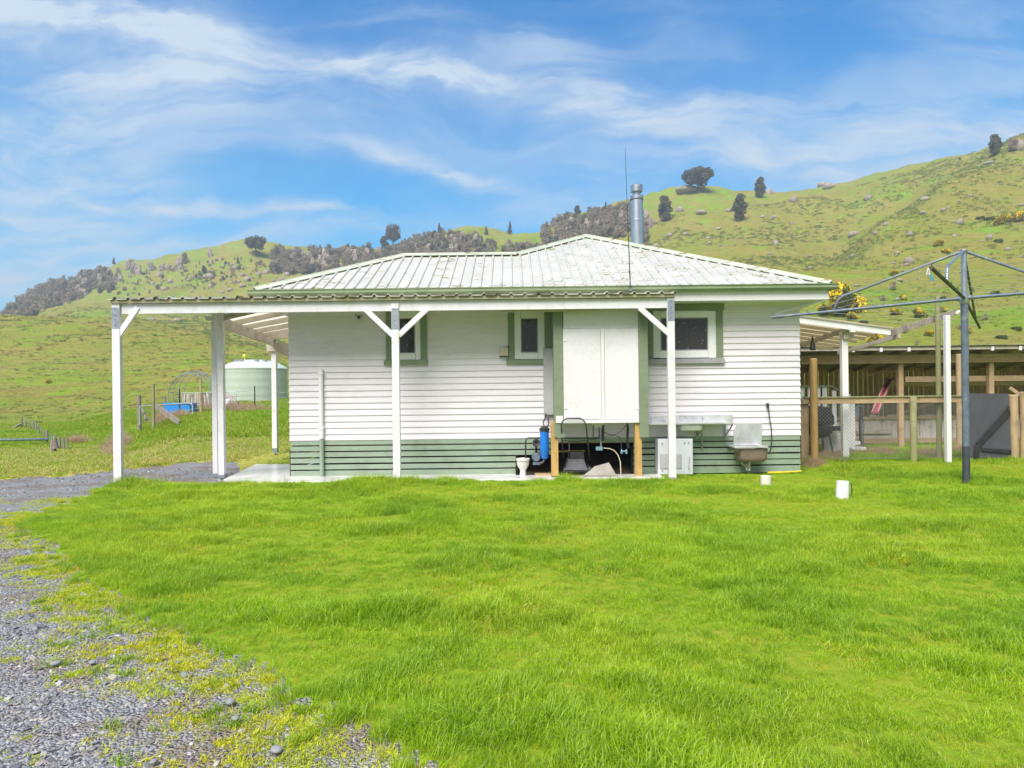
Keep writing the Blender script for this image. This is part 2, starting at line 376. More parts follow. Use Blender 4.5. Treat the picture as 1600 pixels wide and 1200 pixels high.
_cols = sorted(PROF); _ct = np.array([(c-800)/F for c in _cols])
_lk = np.log(np.concatenate([[12.0], np.geomspace(13.5, 1000, 170)]))
def _prof(p):
    d = np.array([12.0, 14.0]+[a for a, b in p]); z = np.array([0.0, 0.0]+[H+(HZ-b)/F*a for a, b in p])
    if p[0][0] >= 22 and p[0][1] < 690: pass
    zz = np.interp(np.exp(_lk), d, z)
    k = np.array([1, 2, 3, 2, 1.])/9; q = np.pad(zz, 2, mode='edge'); zs = np.convolve(q, k, 'valid')
    return zs
_T = np.array([_prof(PROF[c]) for c in _cols])
def terrain(X, Y, detail=True):
    X = np.asarray(X, float); Y = np.asarray(Y, float)
    Yp = np.maximum(Y, 1e-3); r = np.hypot(X, Y)
    tt = np.clip(np.where(Y > 0, X/np.maximum(Yp, .35*r), np.sign(X)*1.6), _ct[0], _ct[-1])
    dep = np.where(Y > 0.35*r, Yp, np.maximum(Yp, .35*r))
    back = np.clip((Y/np.maximum(r, 1e-3)+.1)/.45, 0, 1)
    ci = np.clip(np.searchsorted(_ct, tt)-1, 0, len(_ct)-2); fc = (tt-_ct[ci])/(_ct[ci+1]-_ct[ci])
    fc = .5*fc+.5*fc*fc*(3-2*fc)
    li = np.interp(np.log(np.maximum(dep, 12.0)), _lk, np.arange(len(_lk)))
    l0 = np.clip(np.floor(li).astype(int), 0, len(_lk)-2); fl = li-l0
    z = (_T[ci, l0]*(1-fl)+_T[ci, l0+1]*fl)*(1-fc)+(_T[ci+1, l0]*(1-fl)+_T[ci+1, l0+1]*fl)*fc
    z = z*back
    if detail:
        far = np.clip((dep-45)/60, 0, 1)
        z = z+far*(fbm(X/45, Y/45, 4)*dep*.034+fbm(X/9, Y/9, 3)*dep*.012-np.abs(fbm(X/26+40, Y/40, 3))*dep*.028*np.clip((dep-140)/60, 0, 1))*np.clip((dep-45)/100+.2, 0, 1)
        mid = np.clip((dep-17)/10, 0, 1)
        z = z+mid*(fbm(X/3.0, Y/3.0, 3)*.28)
        # sheep tracks: small steps that follow the contour
        st = np.clip((dep-40)/30, 0, 1)*np.clip((420-dep)/200, 0, 1)
        ph = z/.75+fbm(X/14, Y/14, 2)*3
        z = z+st*.17*np.sin(ph*2*np.pi)
    near = np.clip((dep-2.0)/2, 0, 1)*(dep < 30)
    z = z+near*fbm(X/1.1, Y/1.1, 2)*.03*(np.hypot(X-.6, Y-14) > 0)
    return z
def tz(x, y): return float(terrain(np.array([x]), np.array([y]))[0])
_ys = np.geomspace(13, 700, 900)
def hit(px, py, ymin=13.0):
    """the place on the land seen at a photo pixel (or the crest, if the pixel is just above it)"""
    x, y = unroll(px, py); tx = (x-800)/F; ys = _ys[_ys >= ymin]
    z = terrain(ys*tx, ys); el = (z-H)/ys*F; want = HZ-y
    k = np.argmax(el >= want)
    if el[k] < want: k = int(np.argmax(el))
    elif k > 0:
        f = (want-el[k-1])/(el[k]-el[k-1]+1e-9); Yv = ys[k-1]+(ys[k]-ys[k-1])*f
        return Vector((Yv*tx, Yv, tz(Yv*tx, Yv)))
    return Vector((ys[k]*tx, ys[k], float(z[k])))
# lawn / gravel outline on the ground
EDGE = [(188,752),(120,782),(40,815),(75,845),(105,872),(140,905),(195,945),(275,975),(335,1005),(420,1040),(485,1080),(535,1120),(595,1150),(665,1200),(720,1260)]
edge = [G(*p) for p in EDGE]; edge = [(p.x, p.y) for p in edge]
fare = [G(*p) for p in ((-900,766),(0,748),(100,743),(175,735),(250,727),(330,722),(372,724))]; fare = [(p.x, p.y) for p in fare]
GRAVEL = np.array(edge+[(edge[-1][0]+.3, .2), (1.6, -3), (-14, -3), (-24, 10)]+fare+[(-4.9, 12.6), (-5.0, 12.0)])
def inpoly(x, y, P):
    x = np.asarray(x, float); y = np.asarray(y, float); c = np.zeros(x.shape, bool); n = len(P)
    for i in range(n):
        x1, y1 = P[i]; x2, y2 = P[(i+1) % n]
        m = ((y1 > y) != (y2 > y)) & (x < (x2-x1)*(y-y1)/(y2-y1+1e-12)+x1); c ^= m
    return c
def pdist(x, y, P):
    x = np.asarray(x, float); y = np.asarray(y, float); best = np.full(x.shape, 1e9)
    for i in range(len(P)-1):
        a = np.array(P[i]); b = np.array(P[i+1]); d = b-a; L = (d**2).sum()+1e-12
        k = np.clip(((x-a[0])*d[0]+(y-a[1])*d[1])/L, 0, 1)
        best = np.minimum(best, np.hypot(x-a[0]-k*d[0], y-a[1]-k*d[1]))
    return best
def is_gravel(x, y):
    wx_ = x+fbm(x*2.2, y*2.2, 3)*.35; wy_ = y+fbm(x*2.2+9, y*2.2+4, 3)*.35
    return inpoly(wx_, wy_, GRAVEL)
#@@PART2
# ------------------------------------------------------------------ ground materials
def groundmat():
    m = bpy.data.materials.new('paddock_turf'); m.use_nodes = True; t = NT(m.node_tree); b = t.n['Principled BSDF']
    p = t.n.new('ShaderNodeNewGeometry').outputs['Position']; x, y, z = t.sep(p)
    r = t.math('SQRT', t.math('ADD', t.math('MULTIPLY', x, x), t.math('MULTIPLY', y, y)))
    big = t.noise(p, .018, 5, .6, .6); mid = t.noise(p, .09, 5, .65, .4); fine = t.noise(p, .55, 5, .7)
    vf = t.noise(p, 2.2, 6, .72)
    stre = t.noise(t.mapping(p, (.16, .16, 1.5)), 1.3, 5, .65, .8)     # runs along the contour like the sheep tracks
    col = t.mix(t.step(big, .38, .55), (.25, .37, .03), (.31, .31, .048))
    col = t.mix(t.math('MULTIPLY', t.step(mid, .40, .62), .85), col, (.38, .34, .078))
    col = t.mix(t.math('MULTIPLY', t.step(stre, .50, .66), .55), col, (.28, .20, .08))
    col = t.mix(t.math('MULTIPLY', t.step(t.noise(p, .14, 4, .6, .5), .52, .70), .8), col, (.24, .44, .025))
    col = t.mix(t.math('MULTIPLY', t.step(fine, .50, .75), .55), col, (.13, .17, .035))
    col = t.mix(t.math('MULTIPLY', t.step(vf, .52, .80), .50), col, (.13, .10, .05))
    # lush strip round the buildings, dry grass beside the drive
    lush = t.math('SUBTRACT', 1.0, t.step(r, 24.0, 48.0))
    col = t.mix(t.math('MULTIPLY', lush, .85), col, t.mix(t.step(vf, .3, .7), (.30, .50, .02), (.20, .38, .018)))
    near = t.math('SUBTRACT', 1.0, t.step(t.math('ADD', r, t.math('MULTIPLY', t.noise(p, .6, 4), 5.0)), 20.0, 27.0))
    left = t.math('SUBTRACT', 1.0, t.step(x, -6.0, -4.5))
    col = t.mix(t.math('MULTIPLY', t.math('MULTIPLY', near, left), .85), col, t.mix(t.step(vf, .35, .7), (.66, .60, .15), (.52, .52, .09)))
    t.l.new(col, b.inputs['Base Color']); b.inputs['Roughness'].default_value = .95; b.inputs['Specular IOR Level'].default_value = .1
    h = t.math('ADD', t.math('MULTIPLY', fine, .7), t.math('MULTIPLY', vf, .5))
    t.l.new(t.bump(t.math('ADD', h, t.math('MULTIPLY', stre, .9)), .9, 1.1), b.inputs['Normal'])
    return m
def lawnbase():
    m = bpy.data.materials.new('lawn_soil'); m.use_nodes = True; t = NT(m.node_tree); b = t.n['Principled BSDF']
    p = t.n.new('ShaderNodeNewGeometry').outputs['Position']
    n = t.noise(p, 9, 5, .7); n2 = t.noise(p, 1.2, 4, .6)
    col = t.mix(t.step(n, .35, .65), (.17, .28, .015), (.25, .29, .025))
    t.l.new(col, b.inputs['Base Color']); b.inputs['Roughness'].default_value = 1; b.inputs['Specular IOR Level'].default_value = .1
    t.l.new(t.bump(n, .8, .03), b.inputs['Normal']); return m
def gravelmat():
    m = bpy.data.materials.new('crushed_gravel'); m.use_nodes = True; t = NT(m.node_tree); b = t.n['Principled BSDF']
    p = t.n.new('ShaderNodeNewGeometry').outputs['Position']
    c = t.sep(t.voro(p, 62))[0]; c2 = t.sep(t.voro(p, 110))[0]; e = t.voro(p, 62, 'Distance')
    col = t.mix(c, (.24, .24, .25), (.52, .51, .52)); col = t.mix(t.math('MULTIPLY', c2, .5), col, (.20, .19, .19))
    d = t.noise(p, 1.3, 6, .65, .3)
    col = t.mix(t.math('MULTIPLY', t.step(d, .46, .58), .8), col, (.27, .20, .14))
    moss = t.noise(p, 2.6, 6, .7, .3)
    col = t.mix(t.math('MULTIPLY', t.step(moss, .66, .74), .3), col, (.30, .33, .03))
    t.l.new(col, b.inputs['Base Color']); b.inputs['Roughness'].default_value = .5; b.inputs['Specular IOR Level'].default_value = .5
    h = t.math('SUBTRACT', t.math('MULTIPLY', c, .6), t.math('MULTIPLY', e, 1.5))
    t.l.new(t.bump(h, 1.0, .018), b.inputs['Normal']); return m
M['turf'] = groundmat(); M['lawn'] = lawnbase(); M['gravel'] = gravelmat()
def blademat(name, a, b_, c, sc=1.1, trans=.45, dead=(.50, .45, .20), deadk=.06):
    m = bpy.data.materials.new(name); m.use_nodes = True; t = NT(m.node_tree); t.n.remove(t.n['Principled BSDF']); out = t.n['Material Output']
    p = t.n.new('ShaderNodeNewGeometry').outputs['Position']; oi = t.n.new('ShaderNodeObjectInfo').outputs['Random']
    n = t.noise(p, sc, 5, .65, .4); n2 = t.noise(p, sc*.33, 4, .6)
    col = t.mix(t.step(n, .36, .64), a, b_); col = t.mix(t.math('MULTIPLY', t.step(n2, .44, .66), .65), col, c)
    vv = t.noise(p, 45, 2, .5)
    col = t.mix(t.math('MULTIPLY', oi, .25), col, c)
    col = t.mix(t.math('MULTIPLY', t.step(vv, .35, .7), .5), col, tuple(q*.35 for q in a))
    col = t.mix(t.step(t.noise(p, 60, 1, .5), .74-deadk, .78-deadk), col, dead)
    d = t.n.new('ShaderNodeBsdfDiffuse'); tr = t.n.new('ShaderNodeBsdfTranslucent'); gl = t.n.new('ShaderNodeBsdfGlossy'); gl.inputs['Roughness'].default_value = .42
    t.l.new(col, d.inputs[0]); t.l.new(col, tr.inputs[0]); gl.inputs[0].default_value = (.75, .85, .8, 1)
    m1 = t.n.new('ShaderNodeMixShader'); m1.inputs[0].default_value = trans; t.l.new(d.outputs[0], m1.inputs[1]); t.l.new(tr.outputs[0], m1.inputs[2])
    m2 = t.n.new('ShaderNodeMixShader'); m2.inputs[0].default_value = .028; t.l.new(m1.outputs[0], m2.inputs[1]); t.l.new(gl.outputs[0], m2.inputs[2])
    t.l.new(m2.outputs[0], out.inputs['Surface']); return m
M['blade'] = blademat('lawn_blades', (.44, .67, .018), (.25, .48, .012), (.58, .71, .03), deadk=.09)
M['blade2'] = blademat('yellow_lawn_blades', (.62, .70, .018), (.52, .64, .015), (.72, .66, .05), deadk=.14)
M['meadow'] = blademat('meadow_blades', (.34, .56, .02), (.42, .54, .03), (.50, .54, .06), .5)
M['drygrass'] = blademat('dry_blades', (.74, .66, .24), (.62, .62, .14), (.66, .54, .22), .6)
M['moss'] = blademat('moss_blades', (.70, .76, .03), (.54, .72, .03), (.80, .72, .04), 2.5)
M['tussock'] = blademat('tussock_blades', (.29, .36, .055), (.36, .32, .09), (.25, .34, .05), .05)
M['rushes'] = blademat('dead_rush_blades', (.66, .46, .28), (.52, .36, .22), (.78, .62, .40), 1.0)
# ------------------------------------------------------------------ the land itself: one sheet, the drive being its own object
def landmesh():
    az = np.concatenate([np.radians(np.linspace(-50, 50, 700)), np.radians(np.linspace(50, 310, 90))[1:-1]])
    rr = np.concatenate([np.linspace(.3, 12, 130), np.geomspace(12, 610, 370)[1:]])
    A, Rr = np.meshgrid(az, rr); X = Rr*np.sin(A); Y = Rr*np.cos(A); Z = terrain(X, Y)
    # bare hollow below the house, lawn rising a touch over the drive
    g = is_gravel(X, Y); Z = Z-np.where(g, .02, 0)
    Z = np.where((X > -4.0) & (X < 5.2) & (Y > 12.62) & (Y < 20), -.03, Z)
    n, mcols = A.shape; V = np.stack([X, Y, Z], -1).reshape(-1, 3)
    i = np.arange(n-1)[:, None]; j = np.arange(mcols)[None, :]; j2 = (j+1) % mcols
    Fq = np.stack([i*mcols+j+0*i, i*mcols+j2+0*i, (i+1)*mcols+j2, (i+1)*mcols+j], -1).reshape(-1, 4)
    Fq = Fq[:, ::-1]
    cx = V[Fq].mean(1)
    lawnP = np.array([(x, y) for x, y in edge]+[(edge[-1][0]+.3, .2), (1.6, -3), (30, -3), (30, 24), (5.4, 24), (5.4, 12.0), (-5.0, 12.0)])
    gr = is_gravel(cx[:, 0], cx[:, 1]); lw = (~gr) & inpoly(cx[:, 0], cx[:, 1], lawnP)
    def mk(name, sel, mt, kind, label=None):
        f = Fq[sel]; used, inv = np.unique(f, return_inverse=True); me = bpy.data.meshes.new(name)
        v = V[used]; f = inv.reshape(-1, 4)
        me.vertices.add(len(v)); me.vertices.foreach_set('co', v.ravel())
        me.loops.add(f.size); me.loops.foreach_set('vertex_index', f.ravel().astype(np.int32))
        me.polygons.add(len(f)); me.polygons.foreach_set('loop_start', np.arange(0, f.size, 4, dtype=np.int32)); me.polygons.foreach_set('loop_total', np.full(len(f), 4, np.int32))
        me.update(); me.validate(); me.polygons.foreach_set('use_smooth', [True]*len(f)); me.materials.append(mt)
        o = bpy.data.objects.new(name, me); COL.objects.link(o); o['kind'] = kind; return o
    mk('hills', ~(gr | lw), M['turf'], 'structure'); mk('gravel_driveway', gr, M['gravel'], 'structure'); mk('lawn_ground', lw, M['lawn'], 'structure')
    me = bpy.data.meshes.new('cap'); 
landmesh()
# ------------------------------------------------------------------ scattering (geometry nodes) for what nobody could count
def rawobj(name, V, Fc, mt):
    me = bpy.data.meshes.new(name); me.from_pydata(V, [], Fc); me.update(); me.materials.append(mt)
    return bpy.data.objects.new(name, me)
def tuft(name, mt, n, rad, h0, h1, wd, bend=.5, seed=0):
    r = random.Random(seed); V = []; Fc = []
    for _ in range(n):
        a = r.random()*6.283; q = rad*math.sqrt(r.random()); x, y = q*math.cos(a), q*math.sin(a)
        h = r.uniform(h0, h1); d = r.random()*6.283; k = bend*h*r.uniform(.3, 1.3); w_ = wd*r.uniform(.7, 1.3); pd = d+1.57+r.uniform(-.6, .6)
        ux, uy = math.cos(pd)*w_/2, math.sin(pd)*w_/2; dx, dy = math.cos(d), math.sin(d)
        o = len(V)
        for s_, hh, ww in ((0, 0, 1), (.25, .5, .9), (.62, .84, .6)):
            V.append((x+dx*k*s_-ux*ww, y+dy*k*s_-uy*ww, hh*h-.01)); V.append((x+dx*k*s_+ux*ww, y+dy*k*s_+uy*ww, hh*h-.01))
        V.append((x+dx*k, y+dy*k, h*r.uniform(.9, 1.0)-.01))
        Fc += [(o, o+1, o+3, o+2), (o+2, o+3, o+5, o+4), (o+4, o+5, o+6)]
    return rawobj(name, V, Fc, mt)
def scatter(name, P, rot, scl, idx, protos, kindlabel=None):
    me = bpy.data.meshes.new(name); P = np.asarray(P, np.float32); me.vertices.add(len(P)); me.vertices.foreach_set('co', P.ravel())
    a = me.attributes.new('rot', 'FLOAT_VECTOR', 'POINT'); a.data.foreach_set('vector', np.asarray(rot, np.float32).ravel())
    a = me.attributes.new('scl', 'FLOAT_VECTOR', 'POINT'); a.data.foreach_set('vector', np.asarray(scl, np.float32).ravel())
    a = me.attributes.new('idx', 'INT', 'POINT'); a.data.foreach_set('value', np.asarray(idx, np.int32))
    me.update(); o = bpy.data.objects.new(name, me); COL.objects.link(o); o['kind'] = 'stuff'
    if kindlabel: o['label'], o['category'] = kindlabel
    ng = bpy.data.node_groups.new(name+'_scatter', 'GeometryNodeTree')
    ng.interface.new_socket('Geometry', in_out='INPUT', socket_type='NodeSocketGeometry'); ng.interface.new_socket('Geometry', in_out='OUTPUT', socket_type='NodeSocketGeometry')
    N, L = ng.nodes, ng.links; gi = N.new('NodeGroupInput'); go = N.new('NodeGroupOutput'); ip = N.new('GeometryNodeInstanceOnPoints'); jn = N.new('GeometryNodeJoinGeometry')
    for pr in protos[::-1]:
        oi = N.new('GeometryNodeObjectInfo'); oi.inputs['Object'].default_value = pr; oi.inputs['As Instance'].default_value = True; L.new(oi.outputs['Geometry'], jn.inputs[0])
    L.new(gi.outputs[0], ip.inputs['Points']); L.new(jn.outputs[0], ip.inputs['Instance']); ip.inputs['Pick Instance'].default_value = True
    for nm, ty, ky in (('rot', 'FLOAT_VECTOR', 'Rotation'), ('scl', 'FLOAT_VECTOR', 'Scale'), ('idx', 'INT', 'Instance Index')):
        na = N.new('GeometryNodeInputNamedAttribute'); na.data_type = ty; na.inputs['Name'].default_value = nm
        so = [q for q in na.outputs if q.enabled and q.name == 'Attribute'][0]; L.new(so, ip.inputs[ky])
    L.new(ip.outputs[0], go.inputs[0]); md = o.modifiers.new('scatter', 'NODES'); md.node_group = ng
    return o
def rots(n, tilt=.12):
    return np.stack([rng.normal(0, tilt, n), rng.normal(0, tilt, n), rng.uniform(0, 6.283, n)], -1)
def frustum_pts(n, y0, y1, t0, t1):
    """n points, evenly dense on the ground between two depths, within a fan"""
    y = np.sqrt(rng.uniform(y0*y0, y1*y1, n)); return y*rng.uniform(t0, t1, n), y
HOUSE_X0, HOUSE_X1 = -4.08, 5.29
def clear(x, y):
    """where grass may grow: off the patio, the house and its dark hollow"""
    m = ~((x > HOUSE_X0-.05) & (x < HOUSE_X1+.02) & (y > 12.15) & (y < 21))
    m &= ~((x > -5.0) & (x < 2.65) & (y > 11.72) & (y < 13))
    m &= ~((x > -6.3) & (x < -3.9) & (y > 11.7) & (y < 17.6))
    return m
GT = [tuft('tuft', M['blade'], 84, .10, .03, .085, .0036, .8, 1), tuft('tuft2', M['blade'], 80, .12, .025, .07, .0038, 1.2, 2), tuft('tuft3', M['blade'], 90, .085, .045, .115, .0036, .85, 3), tuft('tuft4', M['blade2'], 70, .11, .02, .06, .0036, 1.3, 4)]
def lawn():
    X = []; Y = []
    for (y0, y1, den) in ((1.6, 6, 260), (6, 9, 200), (9, 13.2, 130), (13.2, 17, 60), (17, 24, 30)):
        area = 2.3/2*(y1*y1-y0*y0); n = int(area*den); x, y = frustum_pts(n, y0, y1, -.95, 1.35); X.append(x); Y.append(y)
    X = np.concatenate(X); Y = np.concatenate(Y)
    m = ~is_gravel(X+rng.normal(0, .07, len(X)), Y+rng.normal(0, .07, len(X))) & clear(X, Y) & ~((X < -5) & (Y > 11.9)) & ~((X < -4) & (Y > 12.5)); X, Y = X[m], Y[m]
    lush = fbm(X*.9, Y*1.4, 4); lush2 = fbm(X*3, Y*4.5, 3)
    de = pdist(X, Y, edge); s = .72+np.clip(lush*2.2, -.25, .8)+np.clip(lush2*1.2, -.2, .4)
    s = s*np.clip(.55+de*1.2, .55, 1.0); s = np.clip(s*.88, .32, 1.8)
    s = s*np.clip(1+(Y-8)*.03, 1, 1.25)
    # the fringe under the carport and round the posts is not mown
    fr = (Y > 11.3) & (Y < 11.75) & (X < 2.7); s = np.where(fr, s*1.15, s)
    for (fx, fy, fr_, fs) in ((-5.3, 11.35, .9, 1.9), (-6.3, 11.2, .5, 1.8), (-2.4, 11.2, .35, 1.7), (-3.5, 11.3, .4, 1.5), (6.0, 12.4, .5, 1.6), (6.2, 11.0, .3, 1.3), (.7, 11.6, .3, 1.6), (-1.6, 4.0, .5, 1.3), (-.6, 3.6, .6, 1.3)):
        s = s*(1+(fs-1)*np.exp(-((X-fx)**2+(Y-fy)**2)/fr_**2))
    Z = terrain(X, Y); n = len(X); idx = np.where(lush > .04, 2, rng.integers(0, 2, n))
    idx = np.where((fbm(X*1.3+50, Y*1.6, 4) > .05) & (rng.random(n) < .4), 3, idx)
    scatter('lawn_grass', np.stack([X, Y, Z], -1), rots(n, .2), np.stack([s*1.05, s*1.05, s], -1), idx, GT, ('bright green lawn grass between the drive and the house', 'grass'))
lawn()
def meadow():
    mt = [tuft('m1', M['meadow'], 50, .25, .05, .14, .014, .9, 5), tuft('m2', M['meadow'], 56, .22, .06, .20, .014, .7, 6)]
    X, Y = frustum_pts(16000, 14, 44, -.80, -.2); n1 = len(X)
    X2, Y2 = frustum_pts(7000, 23, 44, .40, .85); X = np.concatenate([X, X2]); Y = np.concatenate([Y, Y2])
    g_ = (X < 0) & (Y < 21-2*fbm(X, Y))
    m = ~is_gravel(X, Y) & clear(X, Y) & ~g_ & ~((X > 0) & (Y < 22.5)); X, Y = X[m], Y[m]
    s = .7+np.clip(fbm(X*.5, Y*.5)*2.0, -.3, .9); n = len(X)
    scatter('meadow_grass', np.stack([X, Y, terrain(X, Y)], -1), rots(n), np.stack([s, s, s], -1), rng.integers(0, 2, n), mt, ('longer green grass on the bank below the water tank', 'grass'))
    dt = [tuft('d1', M['drygrass'], 30, .16, .03, .10, .012, .9, 8), tuft('d2', M['meadow'], 30, .16, .03, .10, .012, .9, 9)]
    X, Y = frustum_pts(9000, 12, 24, -.85, -.30); m = ~is_gravel(X, Y) & clear(X, Y) & ((Y < 22)); X, Y = X[m], Y[m]; n = len(X)
    s = .8+fbm(X, Y)*1.2
    scatter('dry_verge_grass', np.stack([X, Y, terrain(X, Y)], -1), rots(n), np.stack([s, s, s], -1), (rng.random(n) > .5).astype(int), dt, ('short yellowing grass along the far edge of the drive', 'grass'))
meadow()
def mossy():
    pt = [tuft('o1', M['moss'], 34, .030, .006, .018, .0032, 1.1, 11), tuft('o2', M['moss'], 28, .024, .008, .024, .003, 1.1, 12), tuft('o3', M['meadow'], 22, .03, .015, .045, .0032, .9, 13)]
    X, Y = frustum_pts(26000, 2.0, 10.5, -.95, .15); d = pdist(X, Y, edge)
    band = np.exp(-(d/.42)**2)*1.5+np.exp(-((Y-6.4)/.8)**2)*.5*np.exp(-(d/1.8)**2)+.035+.10*np.exp(-(d/1.6)**2)
    pn = np.clip(.5+fbm(X*1.4, Y*1.4, 3)*2.4, 0, 1)
    m = (rng.random(len(X)) < band*pn*.46) & is_gravel(X, Y); cx_, cy_ = X[m], Y[m]; PX = []; PY = []; PI = []
    for x, y in zip(cx_, cy_):
        k = int(rng.integers(4, 16)); q = rng.uniform(.015, .06); PX.append(x+rng.normal(0, q*1.3, k)); PY.append(y+rng.normal(0, q, k)); PI.append(np.full(k, 2 if rng.random() < .08 else rng.integers(0, 2)))
    X = np.concatenate(PX); Y = np.concatenate(PY); I = np.concatenate(PI); n = len(X); s = rng.uniform(.7, 1.4, n)
    scatter('moss_patches', np.stack([X, Y, terrain(X, Y)-.02], -1), rots(n, .2), np.stack([s*1.2, s*1.2, s], -1), I, pt, ('yellow green moss and low weeds spreading over the gravel', 'moss'))
mossy()
def stonemat():
    m = bpy.data.materials.new('gravel_chips'); m.use_nodes = True; t = NT(m.node_tree); b = t.n['Principled BSDF']
    r = t.n.new('ShaderNodeObjectInfo').outputs['Random']; co = t.n.new('ShaderNodeTexCoord').outputs['Object']
    cr = t.n.new('ShaderNodeValToRGB'); e = cr.color_ramp; t.l.new(r, cr.inputs[0])
    e.elements[0].color = (.13, .13, .145, 1); e.elements[1].color = (.43, .43, .44, 1)
    for p_, c_ in ((.4, (.21, .21, .225, 1)), (.7, (.31, .31, .325, 1)), (.85, (.36, .31, .26, 1))): q = e.elements.new(p_); q.color = c_
    t.l.new(t.mix(.35, cr.outputs[0], t.noise(co, 3, 4, .6, out=1), 'OVERLAY'), b.inputs['Base Color']); b.inputs['Roughness'].default_value = .42
    return m
M['chip'] = stonemat()
def chip(seed, flat=.55):
    r = random.Random(seed); V = []; n = 7
    for k, (rr, z) in enumerate(((.6, -.35), (1, 0), (.62, .5))):
        for i in range(n): a = 6.283*i/n+r.uniform(-.3, .3); q = rr*r.uniform(.72, 1.15); V.append((q*math.cos(a), q*.75*math.sin(a), z*flat*r.uniform(.8, 1.2)))
    Fc = [tuple(range(n))[::-1], tuple(range(2*n, 3*n))]
    for k in range(2):
        for i in range(n): j = (i+1) % n; Fc.append((k*n+i, k*n+j, (k+1)*n+j, (k+1)*n+i))
    return rawobj('chip%d' % seed, V, Fc, M['chip'])
def gravel():
    ch = [chip(i) for i in range(5)]
    X = []; Y = []
    for y0, y1, den in ((2.0, 4.5, 3600), (4.5, 7.5, 1500), (7.5, 14.5, 120)):
        n = int(.95/2*(y1*y1-y0*y0)*den); x, y = frustum_pts(n, y0, y1, -.9, .05); X.append(x); Y.append(y)
    X = np.concatenate(X); Y = np.concatenate(Y); m = is_gravel(X, Y); soil = np.exp(-pdist(X, Y, edge)/.5)*.5+fbm(X*2.3, Y*2.3, 4)
    X, Y = X[m], Y[m]; soil = soil[m]; k_ = (soil < .12) | (rng.random(len(X)) < .34); X, Y = X[k_], Y[k_]; n = len(X)
    s = rng.lognormal(math.log(.0070), .42, n)*np.clip(1+(Y-4)*.09, 1, 2.0); s = np.clip(s, .004, .05)
    rt = np.stack([rng.normal(0, .35, n), rng.normal(0, .35, n), rng.uniform(0, 6.28, n)], -1)
    scatter('gravel_stones', np.stack([X, Y, terrain(X, Y)-.02+s*.12], -1), rt, np.stack([s*1.2, s*1.2, s], -1), rng.integers(0, 5, n), ch, ('loose blue grey crushed stone on the drive', 'gravel'))
gravel()
def tussocks():
    tp = [tuft('t1', M['tussock'], 40, .5, .10, .34, .07, .6, 21), tuft('t2', M['tussock'], 50, .4, .10, .42, .06, .6, 22)]
    X, Y = frustum_pts(34000, 45, 260, -.85, .85); z0 = fbm(X/16, Y/16, 4)+.5*fbm(X/3, Y/3, 2)
    m = z0 > -.02; X, Y = X[m], Y[m]; n = len(X); s = rng.uniform(.4, 1.1, n)*np.clip(Y/110, .6, 1.5)
    scatter('hill_tussock', np.stack([X, Y, terrain(X, Y)-.03], -1), rots(n), np.stack([s, s, s*.7], -1), rng.integers(0, 2, n), tp, ('rough tussock dotted over the grazed hillsides', 'tussock'))
tussocks()
#@@PART3
# ================================================================== THE HOUSE
YW = 12.56                     # front wall plane
YE = 12.05                     # front eave
XE0, XE1 = -4.52, 5.65         # eave corners
ZE = 3.375                     # eave height at the roof edge
YB = 19.9                      # back eave
XW0, XW1, YWB = -4.08, 5.287, 19.45
Z_SK = W(850, 684, YW).z       # top of the slatted base
Z_SOF = 3.10
house = thing('house', 'white weatherboard house with a pale green iron roof and slatted green base', 'house', ((XW0+XW1)/2, (YW+YWB)/2, 0))
def boards(mb, p0, p1, z0, z1, holes=(), pitch=.1135, lap=.016, jit=True):
    """lapped boards along p0->p1, outside on the right-hand side of the walk"""
    p0, p1 = Vector(p0), Vector(p1); L = (p1-p0).length; d = (p1-p0)/L; n = Vector((d.y, -d.x, 0)); r = random.Random(3)
    k = 0; z = z0
    while z < z1-.01:
        za, zb = z, min(z+pitch, z1); segs = [(-.012, L+.012)]
        for (s0, s1, h0, h1) in holes:
            if zb > h0+.02 and za < h1-.02:
                ns = []
                for a, b in segs:
                    if s1 <= a or s0 >= b: ns.append((a, b)); continue
                    if s0 > a: ns.append((a, s0))
                    if s1 < b: ns.append((s1, b))
                segs = ns
        for a, b in segs:
            cuts = [a]; 
            if b-a > 3.5: cuts.append(a+(b-a)*r.uniform(.3, .7))
            cuts.append(b)
            for c0, c1 in zip(cuts[:-1], cuts[1:]):
                c0_, c1_ = c0+(.001 if c0 != a else 0), c1-(.001 if c1 != b else 0)
                pt = []
                w_ = r.uniform(-.0015, .0015); o_ = lap+r.uniform(-.002, .002)
                for s_ in (c0_, c1_):
                    q = p0+d*s_
                    pt += [q+Vector((0, 0, za+w_)), q+n*(o_+.006)+Vector((0, 0, za-.004+w_)), q+n*(o_+.006)+Vector((0, 0, za+.012+w_)), q+n*.004+Vector((0, 0, zb+.006)), q-n*.02+Vector((0, 0, zb+.006)), q-n*.02+Vector((0, 0, za))]
                mb.add(pt, [(0,1,2,3,4,5)[::-1], (6,7,8,9,10,11), (0,6,7,1)[::-1], (1,7,8,2)[::-1], (2,8,9,3)[::-1], (3,9,10,4)[::-1], (4,10,11,5)[::-1]])
        z += pitch; k += 1
def hole_px(x0, y0, x1, y1):
    a = W(x0, (y0+y1)/2, YW).x-XW0; b = W(x1, (y0+y1)/2, YW).x-XW0
    return (a, b, W((x0+x1)/2, y1, YW).z, W((x0+x1)/2, y0, YW).z)
WIN = [  # outer trim box, sash box, pane box (photo px); trim paint; sill
    dict(t=(603, 470, 667, 570), s=(611, 485, 657, 562), p=(618, 497, 649, 552), lab=None),
    dict(t=(794, 470, 861, 568), s=(804, 486, 851, 561), p=(814, 497, 841, 551), lab=None),
    dict(t=(1014, 476, 1130, 560), s=(1021, 485.5, 1119, 559), p=(1032, 496, 1107, 548), lab=None)]
mb = MB()
